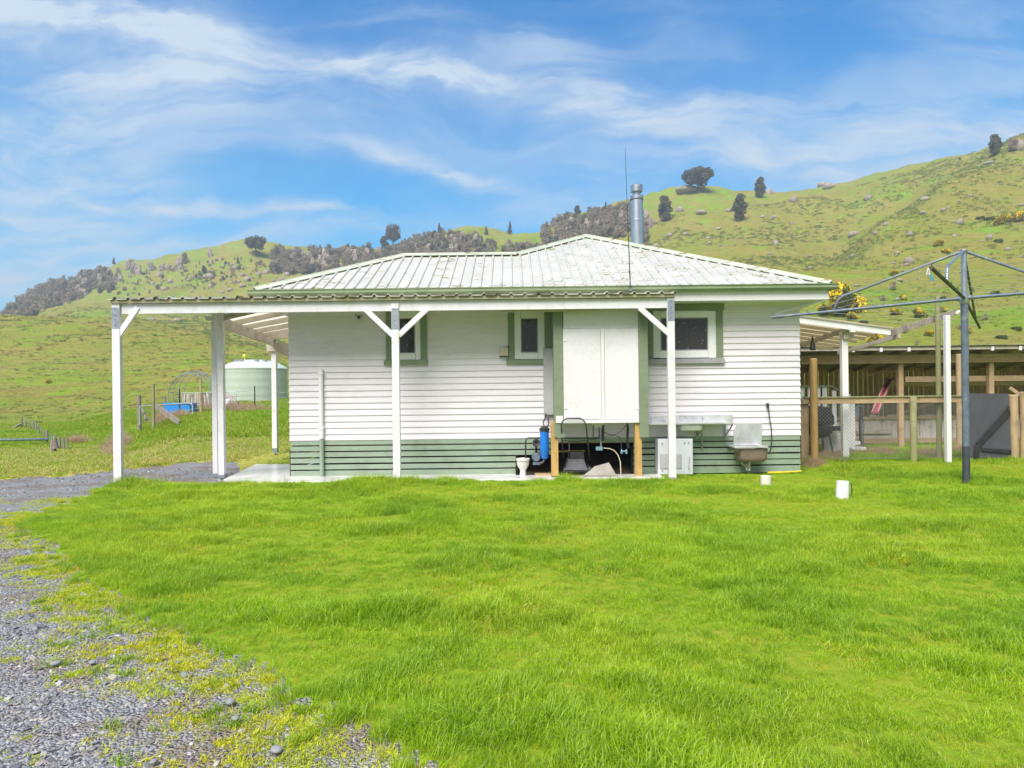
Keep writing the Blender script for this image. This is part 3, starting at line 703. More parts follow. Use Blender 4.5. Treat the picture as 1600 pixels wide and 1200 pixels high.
boards(mb, (XW0, YW, 0), (XW1, YW, 0), Z_SK, Z_SOF+.02, [hole_px(*w_['s']) for w_ in WIN])
boards(mb, (XW1, YW, 0), (XW1, YWB, 0), Z_SK, Z_SOF+.02, [(1.6, 2.4, .75, 2.75)])
boards(mb, (XW1, YWB, 0), (XW0, YWB, 0), Z_SK, Z_SOF+.02)
boards(mb, (XW0, YWB, 0), (XW0, YW, 0), Z_SK, Z_SOF+.02)
mb.build('weatherboard_wall', M['board'], house)
mb = MB(); mb.box(XW0+.01, XW1-.01, YW+.05, YWB-.05, Z_SK-.11, Z_SK-.02); mb.build('floor_framing', M['timber'], house)
mb = MB(); mb.box(XW0+.05, XW1-.05, YW+.6, YW+.63, Z_SK-.02, Z_SOF); mb.build('room_partition', M['interior'], house)
# windows
for w_ in WIN:
    tx0, ty0, tx1, ty1 = w_['t']; sx0, sy0, sx1, sy1 = w_['s']; px0, py0, px1, py1 = w_['p']
    big = tx0 > 1000
    f = MB(); Yf = YW-.045
    f.pbox(tx0, ty0, sx0-.3, ty1, Yf, .05); f.pbox(sx1+.3, ty0, tx1, ty1, Yf, .05); f.pbox(tx0-1 if big else tx0, ty0-(1 if big else 0), tx1+(2 if big else 0), sy0-.4, Yf-.008, .058)
    if not big: f.pbox(tx0-3, sy1+.5, tx1+1, ty1+.3, Yf-.02, .07)
    fo = f.build('window_frame', M['greenlt'], house, .003)
    if big:
        s_ = MB(); s_.pbox(tx0-2, 560.2, tx1+3, 568, Yf-.035, .09); s_.build('sill', M['greysill'], fo, .003)
    s_ = MB(); Ys = YW-.03
    for b4 in ((sx0, sy0, px0, sy1), (px1, sy0, sx1, sy1)): s_.pbox(*b4, Ys, .07)
    s_.pbox(px0+.05, sy0, px1-.05, py0, Ys+.002, .066); s_.pbox(px0+.05, py1, px1-.05, sy1, Ys+.002, .066)
    s_.build('sash', M['whitepaint'], fo, .003)
    s_ = MB(); e = 1.6 if not big else 1.8
    for b4 in ((px0, py0, px0+e, py1), (px1-e, py0, px1, py1), (px0+e, py0, px1-e, py0+e), (px0+e, py1-e, px1-e, py1)): s_.pbox(*b4, Ys+.02, .03)
    s_.build('bead', M['greysill'], fo)
    g_ = MB(); g_.pbox(px0+e, py0+e, px1-e, py1-e, Ys+.03, .004); g_.build('pane', M['glass'], fo)
    g_ = MB()
    xa, xb = W(px0, py0, YW).x-.06, W(px1, py0, YW).x+.06; za, zb = W(px0, py1, YW).z-.05, W(px0, py0, YW).z+.05; nn = 40
    for i in range(nn):
        u0, u1 = xa+(xb-xa)*i/nn, xa+(xb-xa)*(i+1)/nn; y0_, y1_ = YW+.16+.012*math.sin(i*1.9), YW+.16+.012*math.sin((i+1)*1.9)
        g_.add([(u0, y0_, za), (u1, y1_, za), (u1, y1_, zb), (u0, y0_, zb), (u0, y0_+.004, za), (u1, y1_+.004, za), (u1, y1_+.004, zb), (u0, y0_+.004, zb)], [(0, 1, 2, 3), (7, 6, 5, 4)])
    g_.build('curtain', M['curtain'], fo)
# slatted base
sl = MB(); sb = MB(); r = random.Random(5); z = Z_SK-.012
pitch = (Z_SK-.02)/6.0
for k in range(6):
    zt = Z_SK-.004-k*pitch; zb = zt-pitch*.765
    if k == 5: zb = .005
    xm = W(806, 740, YW).x; xr = W(990, 700, YW).x; xl2 = W(861, 700, YW).x
    if k == 0: segs = [(XW0, XW1)]
    elif k < 3: segs = [(XW0, xl2), (xr, XW1)]
    else: segs = [(XW0, xm), (xr, XW1)]
    for a, b in segs:
        j = r.uniform(-.004, .004); sl.box(a, b, YW-.012, YW+.012, zb+j, zt+j)
    for (xx, dirn) in ((XW0, 1), (XW1, -1)):
        sl.box(xx-.012*dirn, xx+.012*dirn, YW+.012, YWB, zb, zt)
    sl.box(XW0, XW1, YWB-.012, YWB+.012, zb, zt)
so = sl.build('slatted_base', M['slat'], house, .0015)
mb = MB()
for xx in (456, 640, 745, 806, 990.5, 1110, 1246): X_ = W(xx, 715, YW).x; mb.box(X_-.04, X_+.04, YW+.014, YW+.09, 0, Z_SK-.17)
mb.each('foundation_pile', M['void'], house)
mb = MB(); mb.box(XW0+.06, XW1-.06, YW+2.4, YW+2.45, -.02, Z_SK-.16); mb.build('dark_void_backing', M['void'], house)  # backing sheet for the dark void, shade put into its colour
# roof
d3 = 3.893; Xa = XE1-d3; S = (5.165-ZE)/d3
def rz(dd): return ZE+S*dd
A = Vector((XE0, YE, ZE)); B = Vector((XE1, YE, ZE)); d1 = 2.268
P1 = Vector((XE0+d1, YE+d1, rz(d1))); P2 = Vector((Xa-d3+d1, YE+d1, rz(d1))); P3 = Vector((Xa, YE+d3, rz(d3))); RB = Vector((Xa, YB-d3, rz(d3)))
CL = Vector((XE0, YE+2*d1, ZE)); VV = Vector((Xa-d3, YE+2*d1, ZE)); BL = Vector((Xa-d3, YB, ZE)); BR = Vector((XE1, YB, ZE))
planes = [[A, B, P3, P2, P1], [B, BR, RB, P3], [BR, BL, RB], [BL, VV, P2, P3, RB], [CL, A, P1], [VV, CL, P1, P2]]
roof = MB()
def interval(poly, ax, c):
    """where the plan line (coordinate ax == c) crosses the polygon"""
    o = 1-ax; hs = []
    for i in range(len(poly)):
        p, q = poly[i], poly[(i+1) % len(poly)]
        if (p[ax]-c)*(q[ax]-c) < 0: k = (c-p[ax])/(q[ax]-p[ax]); hs.append(p+(q-p)*k)
    hs.sort(key=lambda h: h[o]); return hs[:2] if len(hs) >= 2 else None
for pi, P in enumerate(planes):
    n = (P[1]-P[0]).cross(P[2]-P[0]).normalized()
    if n.z < 0: n = -n
    roof.prism([p-n*.004 for p in P], n*.006)
    ax = 0 if abs(n.y) > abs(n.x) else 1
    lo = min(p[ax] for p in P); hi = max(p[ax] for p in P); c = lo+.07
    while c < hi:
        iv = interval(P, ax, c)
        if iv and (iv[1]-iv[0]).length > .12:
            a, b = iv; dd = (b-a).normalized(); s_ = Vector((1, 0, 0)) if ax == 0 else Vector((0, 1, 0))
            pr = [(-.028, .002), (-.012, .030), (.012, .030), (.028, .002)]
            V_ = [p+s_*u_+n*v_ for p in (a, b-dd*.03) for u_, v_ in pr]
            roof.add(V_, [(0, 1, 5, 4), (1, 2, 6, 5), (2, 3, 7, 6), (0, 3, 2, 1), (4, 5, 6, 7)])
        c += .186
ro = roof.build('roof', M['roof'], house)
cap = MB()
for a, b in ((A, P1), (P1, P2), (P2, P3), (B, P3), (P3, RB), (RB, BR), (RB, BL), (P1, CL)):
    d_ = (b-a).normalized(); s_ = d_.cross(Vector((0, 0, 1))).normalized(); u_ = s_.cross(d_)
    for sg in (-1, 1):
        cap.add([a+u_*.052, b+u_*.052, b+s_*sg*.115-u_*.000+Vector((0, 0, -.012)), a+s_*sg*.115+Vector((0, 0, -.012)), a+u_*.060, b+u_*.060, b+s_*sg*.118+Vector((0, 0, .0)), a+s_*sg*.118+Vector((0, 0, 0))],
                [(0, 1, 2, 3), (7, 6, 5, 4), (3, 2, 6, 7), (0, 3, 7, 4), (1, 5, 6, 2)])
    cap.tube([a+u_*.056, b+u_*.056], .016, 6)
cap.build('ridge_cap', M['ridgecap'], ro)
# gutter, fascia, soffit
def gut(mb, a, b):
    a, b = Vector(a), Vector(b); d = (b-a).normalized(); n = Vector((d.y, -d.x, 0)); pr = [(0, -.095), (.075, -.095), (.105, -.06), (.105, -.012), (.120, -.004), (.120, .008), (.095, .008), (.092, -.06), (.07, -.085), (0, -.085)]
    m = len(pr); V_ = [p+n*u_+Vector((0, 0, v_)) for p in (a, b) for u_, v_ in pr]
    mb.add(V_, [(i, (i+1) % m, (i+1) % m+m, i+m) for i in range(m)]+[tuple(range(m)), tuple(range(m, 2*m))[::-1]])
gm = MB(); zg = ZE-.004; o_ = .02
gut(gm, (XE0-.1, YE+o_, zg), (XE1+.1, YE+o_, zg)); gut(gm, (XE1-o_, YE+o_, zg), (XE1-o_, YB, zg)); gut(gm, (XE0+o_, YB, zg), (XE0+o_, YE+o_, zg))
gm.build('gutter', M['gutter'], house)
fm = MB(); zf = W(1150, 469, YE).z
fm.box(XE0+.03, XE1-.03, YE+.024, YE+.05, zf, ZE-.02); fm.box(XE1-.055, XE1-.03, YE+.052, YB, zf, ZE-.02); fm.box(XE0+.03, XE0+.055, YE+.052, YB, zf, ZE-.02); fm.box(XE0+.06, XE1-.06, YB-.03, YB, zf, ZE-.02)
fm.build('fascia', M['whitepaint'], house, .002)
sm = MB(); zs = zf+.012
sm.box(XE0+.06, XE1-.06, YE+.052, YW-.004, zs, zs+.012); sm.box(XE0+.06, XW0-.004, YW, YB-.04, zs+.001, zs+.013); sm.box(XW1+.004, XE1-.06, YW, YB-.04, zs+.001, zs+.013)
sm.box(XW0, XW1, YW-.03, YW-.006, zs-.035, zs-.002)
sm.build('soffit', M['whitepaint'], house)
# flue and aerial
Yf = 16.9; c = W(996, 385, Yf); zt = W(996, 291, Yf).z; zbase = 4.5
fl = MB(); rf = 9.4/F*Yf; 
fl.lathe([(rf, zbase), (rf, W(996, 347, Yf).z), (rf+.01, W(996, 346.5, Yf).z), (rf+.01, W(996, 344, Yf).z), (rf, W(996, 343.5, Yf).z), (rf, W(996, 311, Yf).z), (rf*.8, W(996, 310, Yf).z)], 28, (c.x, Yf, 0))
fo = fl.build('flue', M['flue'], house, smooth=True)
fl = MB(); fl.lathe([(rf*1.06, W(996, 311.5, Yf).z), (rf*1.06, W(996, 306.5, Yf).z), (rf*.8, W(996, 306, Yf).z), (rf*.62, W(996, 304, Yf).z), (rf*.62, W(996, 301, Yf).z), (rf*.98, W(996, 300, Yf).z), (rf*.98, W(996, 290, Yf).z), (rf*.85, W(996, 289, Yf).z), (rf*.4, W(996, 288.5, Yf).z)], 28, (c.x, Yf, 0)); fl.build('flue_cowl', M['galv'], fo, smooth=True)
fl = MB(); fl.lathe([(rf*1.08, W(996, 312.8, Yf).z), (rf*1.08, W(996, 311.6, Yf).z)], 28, (c.x, Yf, 0)); fl.build('band', M['darkpipe'], fo)
fl = MB(); fl.lathe([(rf*2.0, zbase), (rf*1.15, zbase+.12), (rf*1.05, zbase+.3)], 24, (c.x, Yf, 0)); fl.build('flashing', M['galv'], fo)
ae = thing('radio_aerial', 'thin dark whip aerial standing at the roof gutter beside the flue', 'aerial', W(985, 452, YE-.12))
Ya = YE-.135
ae_m = MB(); ae_m.tube([W(985.5, 463, Ya), W(984.5, 430, Ya), W(982.5, 380, Ya), W(981, 345, Ya)], [.011, .010, .008, .007], 6); ae_m.build('lower_mast', M['brown'], ae)
ae_m = MB(); ae_m.tube([W(981, 345, Ya), W(979, 290, Ya), W(977, 231, Ya)], [.0065, .005, .003], 6); ae_m.build('whip', M['darkpipe'], ae)
ae_m = MB(); ae_m.box(W(985.3, 458, Ya).x-.02, W(985.3, 458, Ya).x+.02, Ya-.015, Ya+.03, 3.27, 3.31); ae_m.build('bracket', M['galv'], ae)
# attachments on the front wall ------------------------------------------------
dp = MB(); x_ = W(503.5, 640, YW).x
dp.tube([(x_, YW-.055, W(504, 577, YW).z), (x_, YW-.055, W(504, 685, YW).z)], .042, 12); do = dp.build('vent_pipe', M['whitepaint'], house, smooth=True); do['label'] = 'white pipe capped halfway up the wall'
dp = MB(); dp.tube([(x_, YW-.055, W(504, 685.5, YW).z), (x_, YW-.055, .02)], .040, 12); dp.build('painted_lower_length', M['slat'], do, smooth=True)
dp = MB(); dp.box(x_-.05, x_+.05, YW-.1, YW-.02, 1.9, 1.93); dp.box(x_-.05, x_+.05, YW-.1, YW-.02, .9, .93); dp.each('pipe_clip', M['whitepaint'], do)
mt_ = MB(); mt_.pbox(781, 543, 794, 556, YW-.09, .08); mo = mt_.build('meter_box', M['cream'], house, .004)
mt_ = MB(); mt_.pbox(780.5, 556.2, 795, 557.4, YW-.095, .09); mt_.pbox(792.5, 541, 796, 543, YW-.06, .04); mt_.each('box_lip', M['brown'], mo)
mt_ = MB(); mt_.pbox(849.5, 544, 867, 648, YW-.10, .08); mo = mt_.build('grey_access_panel', mat('pale_grey_panel', (.44, .44, .46), (.38, .38, .40), 3, .6, .1), house, .003)
# hot-water cupboard hung off the wall on two short posts -----------------------
cb = thing('lean_to_cupboard', 'white two-door cupboard with green side boards raised on posts against the wall', 'cupboard', ((W(940, 700, 11.95)).x, 12.2, 0))
Yc = 11.98
k_ = MB(); k_.pbox(880, 470, 998.5, 512.5, Yc+.01, .03); k_.pbox(880, 512.5, 998.5, 658, Yc+.02, .5); k_.pbox(880, 470, 998.5, 512, Yc+.045, .46); k_.build('carcass', M['ply'], cb, .002)
for a, b in ((880.5, 939.2), (945.2, 998)):
    k_ = MB(); k_.pbox(a, 514, b, 655, Yc-.002, .02); dr = k_.build('door', M['ply'], cb, .002)
    hx = a+1 if a < 900 else b-1
    k_ = MB(); k_.pbox(hx-2, 531, hx+6, 533.4, Yc-.010, .007); k_.pbox(hx-2, 637, hx+6, 639, Yc-.010, .007); k_.each('hinge', M['ply'], dr)
k_ = MB(); k_.pbox(939.8, 513, 944.6, 660, Yc-.008, .026); k_.build('centre_strip', M['whitepaint'], cb, .002)
for a, b, y1 in ((865.5, 880, 683.5), (998.8, 1013, 683.5)):
    k_ = MB(); k_.pbox(a, 478, b, y1, Yc-.014, .03); k_.pbox(a+1, 478, b-1, 656, Yc+.018, .52); k_.build('side_board', M['greenlt'], cb, .003)
k_ = MB(); k_.pbox(876, 656, 999, 661, Yc-.02, .04); k_.pbox(869, 650, 880, 661, Yc-.03, .05); k_.each('bottom_rail', M['whitepaint'], cb, .002)
for a, b in ((861.5, 872.5), (992.8, 1003.2)):
    k_ = MB(); k_.pbox(a, 658, b, 744, Yc+.02, .10); k_.build('support_post', M['orange'], cb, .004)
# fluorescent batten on the beam -------------------------------------------------
lt = MB(); lt.pbox(785, 483.6, 932, 486.6, 11.9, .06); lo = lt.build('light_fitting', M['cream'], None, .004, origin=W(858, 485, 11.9)); tag(lo, 'long slim light fitting under the carport beam', 'light fitting')
lt = MB(); lt.pbox(785, 481.5, 932, 483.4, 11.91, .04); lt.build('backing_strip', M['brown'], lo)
# hook
hk = MB(); Yh = YW-.03
for sg in (-1, 1): hk.tube([W(560.5, 497, Yh), W(560.5+sg*2, 493.5, Yh-.03), W(560.5+sg*4.3, 493.5, Yh-.04), W(560.5+sg*4.3, 491, Yh-.04)], .008, 6)
hk.pbox(559, 493, 562, 498, Yh-.02, .03)
tag(hk.build('wall_hook', M['black'], None, origin=W(560.5, 494, Yh)), 'small black forked hook on the shaded wall', 'hook')
# ================================================================== CARPORT
YP = 11.63
cp = thing('carport', 'white timber carport with a mossy corrugated roof across the front of the house', 'carport', (-2, YP, 0))
for (x0, x1, yt, yb) in ((175.5, 188.5, 473, 762), (612.8, 624.8, 474, 757), (1044.2, 1056, 461, 748)):
    p_ = MB(); p_.pbox(x0+.4, yt, x1-.4, (yt+yb)/2, YP, .115)
    q = W((x0+x1)/2, (yt+yb)/2, YP); hw = (x1-x0)/2/F*YP*.95
    p_ = MB(); p_.box(q.x-hw, q.x+hw, YP, YP+.085, -.02, W((x0+x1)/2, yt, YP).z)
    po = p_.build('post', M['whitewood'], cp, .005)
    p_ = MB(); zz = W(x0, yt+2, YP).z; p_.box(q.x-hw+.004, q.x+hw-.004, YP-.004, YP+.01, zz-.42, zz-.06); bo = p_.build('nail_plate', M['galv'], po)
    p_ = MB()
    for dz in (.09, .20, .27, .36):
        p_.tube([(q.x, YP-.010, zz-dz), (q.x, YP+.0, zz-dz)], .008, 8)
    p_.each('bolt', M['darkpipe'], bo)
    p_ = MB(); p_.box(q.x-hw-.012, q.x+hw+.012, YP-.02, YP+.14, -.05, .05); p_.build('post_base', M['conc2'], po)
zb0, zb1 = W(618, 485.5, YP).z, W(618, 469.6, YP).z
X0, X1 = W(188.5, 480, YP).x, W(1044.2, 480, YP).x; Xm0, Xm1 = W(612.5, 480, YP).x, W(625, 480, YP).x
p_ = MB(); p_.box(X0, X1, YP+.030, YP+.075, zb0, zb1); p_.build('front_beam', M['whitewood'], cp, .003)
for (a, b) in (((211, 484), (183, 525)), ((574, 486), (614, 524)), ((663, 486), (622.5, 524)), ((1004, 484), (1047, 522))):
    p_ = MB(); A_, B_ = W(*a, YP), W(*b, YP); A_.y = B_.y = YP+.012
    p_.bar(A_+(A_-B_).normalized()*.05, B_, .045, .085, (0, 1, 0)) if False else p_.add(*(lambda d_, n_: ([A_+d_*.06-n_*.045, A_+d_*.06+n_*.045, B_+n_*.045, B_-n_*.045]+[q+Vector((0, .045, 0)) for q in (A_+d_*.06-n_*.045, A_+d_*.06+n_*.045, B_+n_*.045, B_-n_*.045)], [(0, 1, 2, 3), (7, 6, 5, 4), (0, 4, 5, 1), (1, 5, 6, 2), (2, 6, 7, 3), (3, 7, 4, 0)]))((A_-B_).normalized(), (A_-B_).normalized().cross(Vector((0, 1, 0)))))
    p_.build('knee_brace', M['whitewood'], cp, .003)
XL_, XR_ = W(174, 465, YP).x, W(1054.5, 465, YP).x
p_ = MB(); p_.box(XL_, XR_, YP-.03, YP+.02, zb1+.004, zb1+.062); p_.build('batten', M['batten'], cp, .002)
# corrugated sheet: raised ribs every 0.23 m
def ribbed(mb, x0, x1, y0, y1, zf, pitch, hgt, half, top, th=.004, ph=0.0):
    xs = []; x = x0
    prof = [(0, 0)]; n = int((x1-x0)/pitch)+1
    pts = [(x0, 0)]
    for i in range(n):
        c = x0+(i+.5)*pitch+ph
        for dx, hh in ((-half, 0), (-top, hgt), (top, hgt), (half, 0)):
            if x0 < c+dx < x1: pts.append((c+dx, hh))
    pts.append((x1, 0)); V_ = []; m = len(pts)
    for (yy) in (y0, y1):
        for o in (0, -th):
            for (xx, hh) in pts: V_.append((xx, yy, zf(xx, yy)+hh+o))
    F_ = []
    for i in range(m-1):
        F_ += [(i, i+1, 2*m+i+1, 2*m+i), (m+i+1, m+i, 3*m+i, 3*m+i+1), (i+1, i, m+i, m+i+1), (2*m+i, 2*m+i+1, 3*m+i+1, 3*m+i)]
    F_ += [(0, 2*m, 3*m, m), (m-1, 2*m-1, 4*m-1, 3*m-1)]
    mb.add(V_, F_)
zr = zb1+.064
rm = MB(); ribbed(rm, XL_-.03, XR_+.02, YP-.062, YE+.01, lambda x, y: zr+.010+(y-YP)*.05, .232, .036, .036, .013, .012)
ribbed(rm, XL_-.03, XE0-.16, YE+.012, 12.75, lambda x, y: zr+.010+(y-YP)*.05, .232, .036, .036, .013, .012)
rm.build('corrugated_roof', M['cproof'], cp)
p_ = MB()
for x in np.arange(XL_+.03, XR_, .90): p_.box(x, x+.045, YP+.08, (YE+.0 if x > XE0-.2 else 12.7), zr-.11, zr-.015)
p_.each('rafter', M['cream_timber'], cp)
# left-hand lean-to roof over the patio
lp = thing('patio_lean_to', 'cream roofed lean-to on white posts over the patio beside the house', 'veranda', (-5.2, 14.5, 0))
n0 = W(345, 500, 12.62); n1 = W(428, 545, 16.85)
zt0, zb0_ = W(345, 494, 12.62).z, W(345, 510, 12.62).z
pb0, pb1 = Vector((n0.x, 12.62, 2.80)), Vector((n1.x-.02, 17.1, 2.80))
ztop = W(347, 494.5, 12.6).z; zbot = W(349.5, 512, 12.62).z; zbot2 = W(417, 540, 16.7).z; ztop2 = W(417, 526, 16.7).z
p_ = MB()
xa_, xb_ = W(349, 505, 12.66).x, W(430, 540, 17.0).x
p_.add([(xa_-.045, 12.66, zbot), (xa_, 12.66, zbot), (xa_, 12.66, ztop), (xa_-.045, 12.66, ztop), (xb_-.045, 17.0, zbot2), (xb_, 17.0, zbot2), (xb_, 17.0, ztop2), (xb_-.045, 17.0, ztop2)], [(0, 1, 2, 3), (7, 6, 5, 4), (0, 4, 5, 1), (1, 5, 6, 2), (2, 6, 7, 3), (3, 7, 4, 0)])
p_.build('outer_beam', M['cream_timber'], lp, .003)
for (x0, x1, Y_, yt) in ((331.2, 339, 12.85, 500), (340, 349, 12.62, 488)):
    q = W((x0+x1)/2, 620, Y_); hw = (x1-x0)/2/F*Y_; p_ = MB(); p_.box(q.x-hw, q.x+hw, Y_, Y_+.11, 0, W(x0, yt, Y_).z); po = p_.build('post', M['whitewood'], lp, .005)
    p_ = MB(); p_.box(q.x-hw-.01, q.x+hw+.01, Y_-.012, Y_+.12, 0.005, .07); p_.build('post_base', M['galv'], po)
q = W(428.3, 620, 17.0); p_ = MB(); p_.box(q.x-.06, q.x+.06, 17.0, 17.12, .13, W(428, 547, 17.0).z); po = p_.build('post', M['whitewood'], lp, .005)
p_ = MB(); p_.box(q.x-.062, q.x+.062, 16.99, 17.125, .12, .24); p_.tube([(q.x, 17.06, .02), (q.x, 17.06, .13)], .015, 8); p_.box(q.x-.09, q.x+.09, 17.0, 17.16, .03, .045); p_.build('post_bracket', M['galv'], po)
p_ = MB(); a = W(418, 545, 16.95); p_.box(W(417, 540, 16.95).x, W(432, 540, 16.95).x, 16.93, 16.99, W(420, 549, 16.95).z, W(420, 529, 16.95).z); p_.build('beam_end_block', M['cream_timber'], lp, .003)
p_ = MB(); p_.prism([W(432, 536, 17.1), W(432, 549, 17.1), W(470, 568, 17.1), W(470, 536, 17.1)], (0, .045, 0)); p_.build('end_beam', M['cream_timber'], lp, .003)
p_ = MB(); p_.prism([W(327, 478, 12.45), W(333, 478, 12.45), W(347, 532, 12.45), W(343, 536, 12.45)], (0, .05, 0)); p_.build('knee_brace', M['whitewood'], lp, .003)
p_ = MB(); p_.pbox(321, 494.5, 333, 500.5, 12.8, .09); p_.build('beam_stub', M['whitewood'], lp, .003)
p_ = MB(); zi = 3.18; raf = []
for i in range(6):
    Y_ = 12.72+i*.83; k = (Y_-12.66)/4.34; xo = xa_+(xb_-xa_)*k-.1; zo = ztop+(ztop2-ztop)*k
    p_.bar((xo, Y_, zo-.03), (XE0+.02, Y_, 3.20-.03), .045, .10)
p_.each('rafter', M['cream_timber'], lp)
p_ = MB(); xo0 = xa_-.15; xo1 = xb_-.15
V_ = []
for i in range(45):
    Y_ = 12.6+i*.105; k = (Y_-12.66)/4.34; hh = .018*math.sin(i*1.57); V_ += [(xo0+(xo1-xo0)*k, Y_, ztop+(ztop2-ztop)*k+.035+hh), (XE0+.0, Y_, 3.245+hh)]
p_.add(V_, [(2*i, 2*i+1, 2*i+3, 2*i+2) for i in range(44)]); 
sheet = mat('translucent_roof_sheet', (.86, .78, .62), (.80, .70, .54), 2, .5, .1)
t_ = NT(sheet.node_tree); b_ = t_.n['Principled BSDF']; b_.inputs['Transmission Weight'].default_value = 0
tr_ = t_.n.new('ShaderNodeBsdfTranslucent'); tr_.inputs[0].default_value = (.92, .84, .68, 1); mx_ = t_.n.new('ShaderNodeMixShader'); mx_.inputs[0].default_value = .7
t_.l.new(b_.outputs[0], mx_.inputs[1]); t_.l.new(tr_.outputs[0], mx_.inputs[2]); t_.l.new(mx_.outputs[0], t_.n['Material Output'].inputs['Surface'])
p_.build('roof_sheet', sheet, lp)
# patio slab ---------------------------------------------------------------------
p_ = MB(); sl_ = [G(350, 759, .03), G(350, 749, .03), G(423, 713, .03)]
poly = [(sl_[0].x, 11.74), (sl_[1].x, 12.2), (sl_[2].x, 17.35), (XW0+.03, 17.35), (XW0+.03, YW+.02), (W(806, 745, YW).x, YW+.02), (W(806, 745, YW).x, 12.35), (2.62, 12.3), (2.62, 11.78)]
p_.prism([(x, y, -.08) for x, y in poly], (0, 0, .115))
wet = mat('wet_concrete', (.76, .74, .75), (.64, .62, .62), 2.2, .22, .15, dirt=(.33, .32, .30), dscale=1.1, damt=.55, spec=.8)
o = p_.build('patio_slab', wet, None, .006); o['kind'] = 'structure'
#@@PART4
# ================================================================== THINGS UNDER AND BESIDE THE HOUSE
def one(mb, name, m, label, cat, origin, bevel=0, smooth=False, group=None):
    return tag(mb.build(name, m, None, bevel, smooth, origin=origin), label, cat, group)
def P_(px, py, Y): return W(px, py, Y)
# earth under the house
e_ = MB(); n = 30
xs = np.linspace(W(806, 740, YW).x, W(1003, 740, YW).x, n); ys = np.linspace(12.34, 14.9, 18); V_ = []
for y in ys:
    for x in xs: V_.append((x, y, -.01+max(0, (y-12.7))*.22+float(fbm(x*2.4, y*2.4, 4))*.22*min(1, max(0, (y-12.4)*3))))
e_.add(V_, [(j*n+i, j*n+i+1, (j+1)*n+i+1, (j+1)*n+i) for j in range(17) for i in range(n-1)])
o = e_.build('bare_earth', M['soil'], None); o['kind'] = 'structure'
# blue filter
f = thing('water_filter', 'tall blue water filter canister with a black cap', 'water filter', P_(851, 716, 12.2))
c = P_(851, 690, 12.25); r0 = 6.8/F*12.25
m_ = MB(); m_.lathe([(r0*.6, P_(851, 717, 12.25).z), (r0*.93, P_(851, 714.5, 12.25).z), (r0, P_(851, 700, 12.25).z), (r0*1.02, P_(851, 675, 12.25).z), (r0, P_(851, 673, 12.25).z)], 24, (c.x, c.y, 0)); m_.build('canister', M['blue'], f, smooth=True)
m_ = MB(); m_.lathe([(r0*1.15, P_(851, 673.5, 12.25).z), (r0*1.2, P_(851, 669.5, 12.25).z), (r0*.9, P_(851, 668, 12.25).z), (r0*.5, P_(851, 666, 12.25).z)], 20, (c.x, c.y, 0)); m_.build('cap', M['black'], f, smooth=True)
m_ = MB(); m_.tube([P_(851, 668, 12.25), P_(849, 660, 12.3), P_(853, 651, 12.4), P_(853, 646, 12.45)], .012, 6); m_.tube([P_(855, 668, 12.25), P_(858, 661, 12.3), P_(856, 652, 12.4)], .012, 6); m_.tube([P_(852, 716, 12.25), P_(849, 722, 12.2), P_(843, 725, 12.2)], .02, 8); m_.each('hose', M['black'], f, smooth=True)
# pump
f = thing('water_pump', 'small dark electric pump beside the blue filter', 'pump', P_(838, 730, 12.3))
m_ = MB(); c = P_(838, 714, 12.35); rr_ = .075
m_.tube([(c.x, 12.22, c.z), (c.x, 12.24, c.z), (c.x, 12.45, c.z)], [rr_*.8, rr_, rr_], 20)
for k in range(14):
    a = k/14*6.283; m_.bar((c.x+math.cos(a)*rr_, 12.26, c.z+math.sin(a)*rr_), (c.x+math.cos(a)*rr_, 12.44, c.z+math.sin(a)*rr_), .006, .02, (math.cos(a), 0, math.sin(a)))
m_.build('motor', M['pipe'], f, smooth=True)
m_ = MB(); m_.pbox(833, 722, 845, 726.5, 12.25, .18); m_.build('foot', M['pipe'], f, .004)
m_ = MB(); c2 = P_(838, 692, 12.35)
for k in range(9):
    a = k*.7; m_.tube([(c2.x+math.cos(a)*.035, 12.3, c2.z+math.sin(a)*.05), (c2.x+math.cos(a+2)*.07, 12.28, c2.z+math.sin(a+2)*.07)], .016, 7)
m_.lathe([(.045, -.06), (.06, -.02), (.06, .04), (.03, .07)], 14, (c2.x, 12.36, c2.z)); m_.build('pressure_switch', M['black'], f, smooth=True)
m_ = MB(); m_.tube([P_(821.5, 728, 12.3), P_(821.5, 690, 12.3), P_(823, 685.5, 12.3), P_(826, 684.2, 12.3), P_(846, 684.2, 12.3)], .013, 8); m_.tube([c2+Vector((0, 0, -.06)), c], .02, 8); m_.build('pipe', M['black'], f, smooth=True)
# toilet
f = thing('toilet_pan', 'old stained white toilet pan without a seat standing outside the slats', 'toilet', P_(817.5, 745, 12.3))
c = P_(817.5, 745, 12.28); zt = P_(817, 716, 12.28).z
m_ = MB(); H_ = zt; Rr = 10.3/F*12.28
m_.lathe([(Rr*.48, .03), (Rr*.46, .10), (Rr*.44, H_*.38), (Rr*.62, H_*.48), (Rr*.92, H_*.66), (Rr*.98, H_*.86)], 24, (c.x, c.y, 0), 1, 1.25); m_.build('bowl', M['porcelain'], f, smooth=True)
m_ = MB(); m_.lathe([(Rr*.98, H_*.87), (Rr*1.07, H_*.90), (Rr*1.07, H_*.98), (Rr*.98, H_), (Rr*.74, H_), (Rr*.68, H_*.93), (Rr*.5, H_*.75)], 24, (c.x, c.y, 0), 1, 1.3); m_.build('rim', M['porcelain'], f, smooth=True)
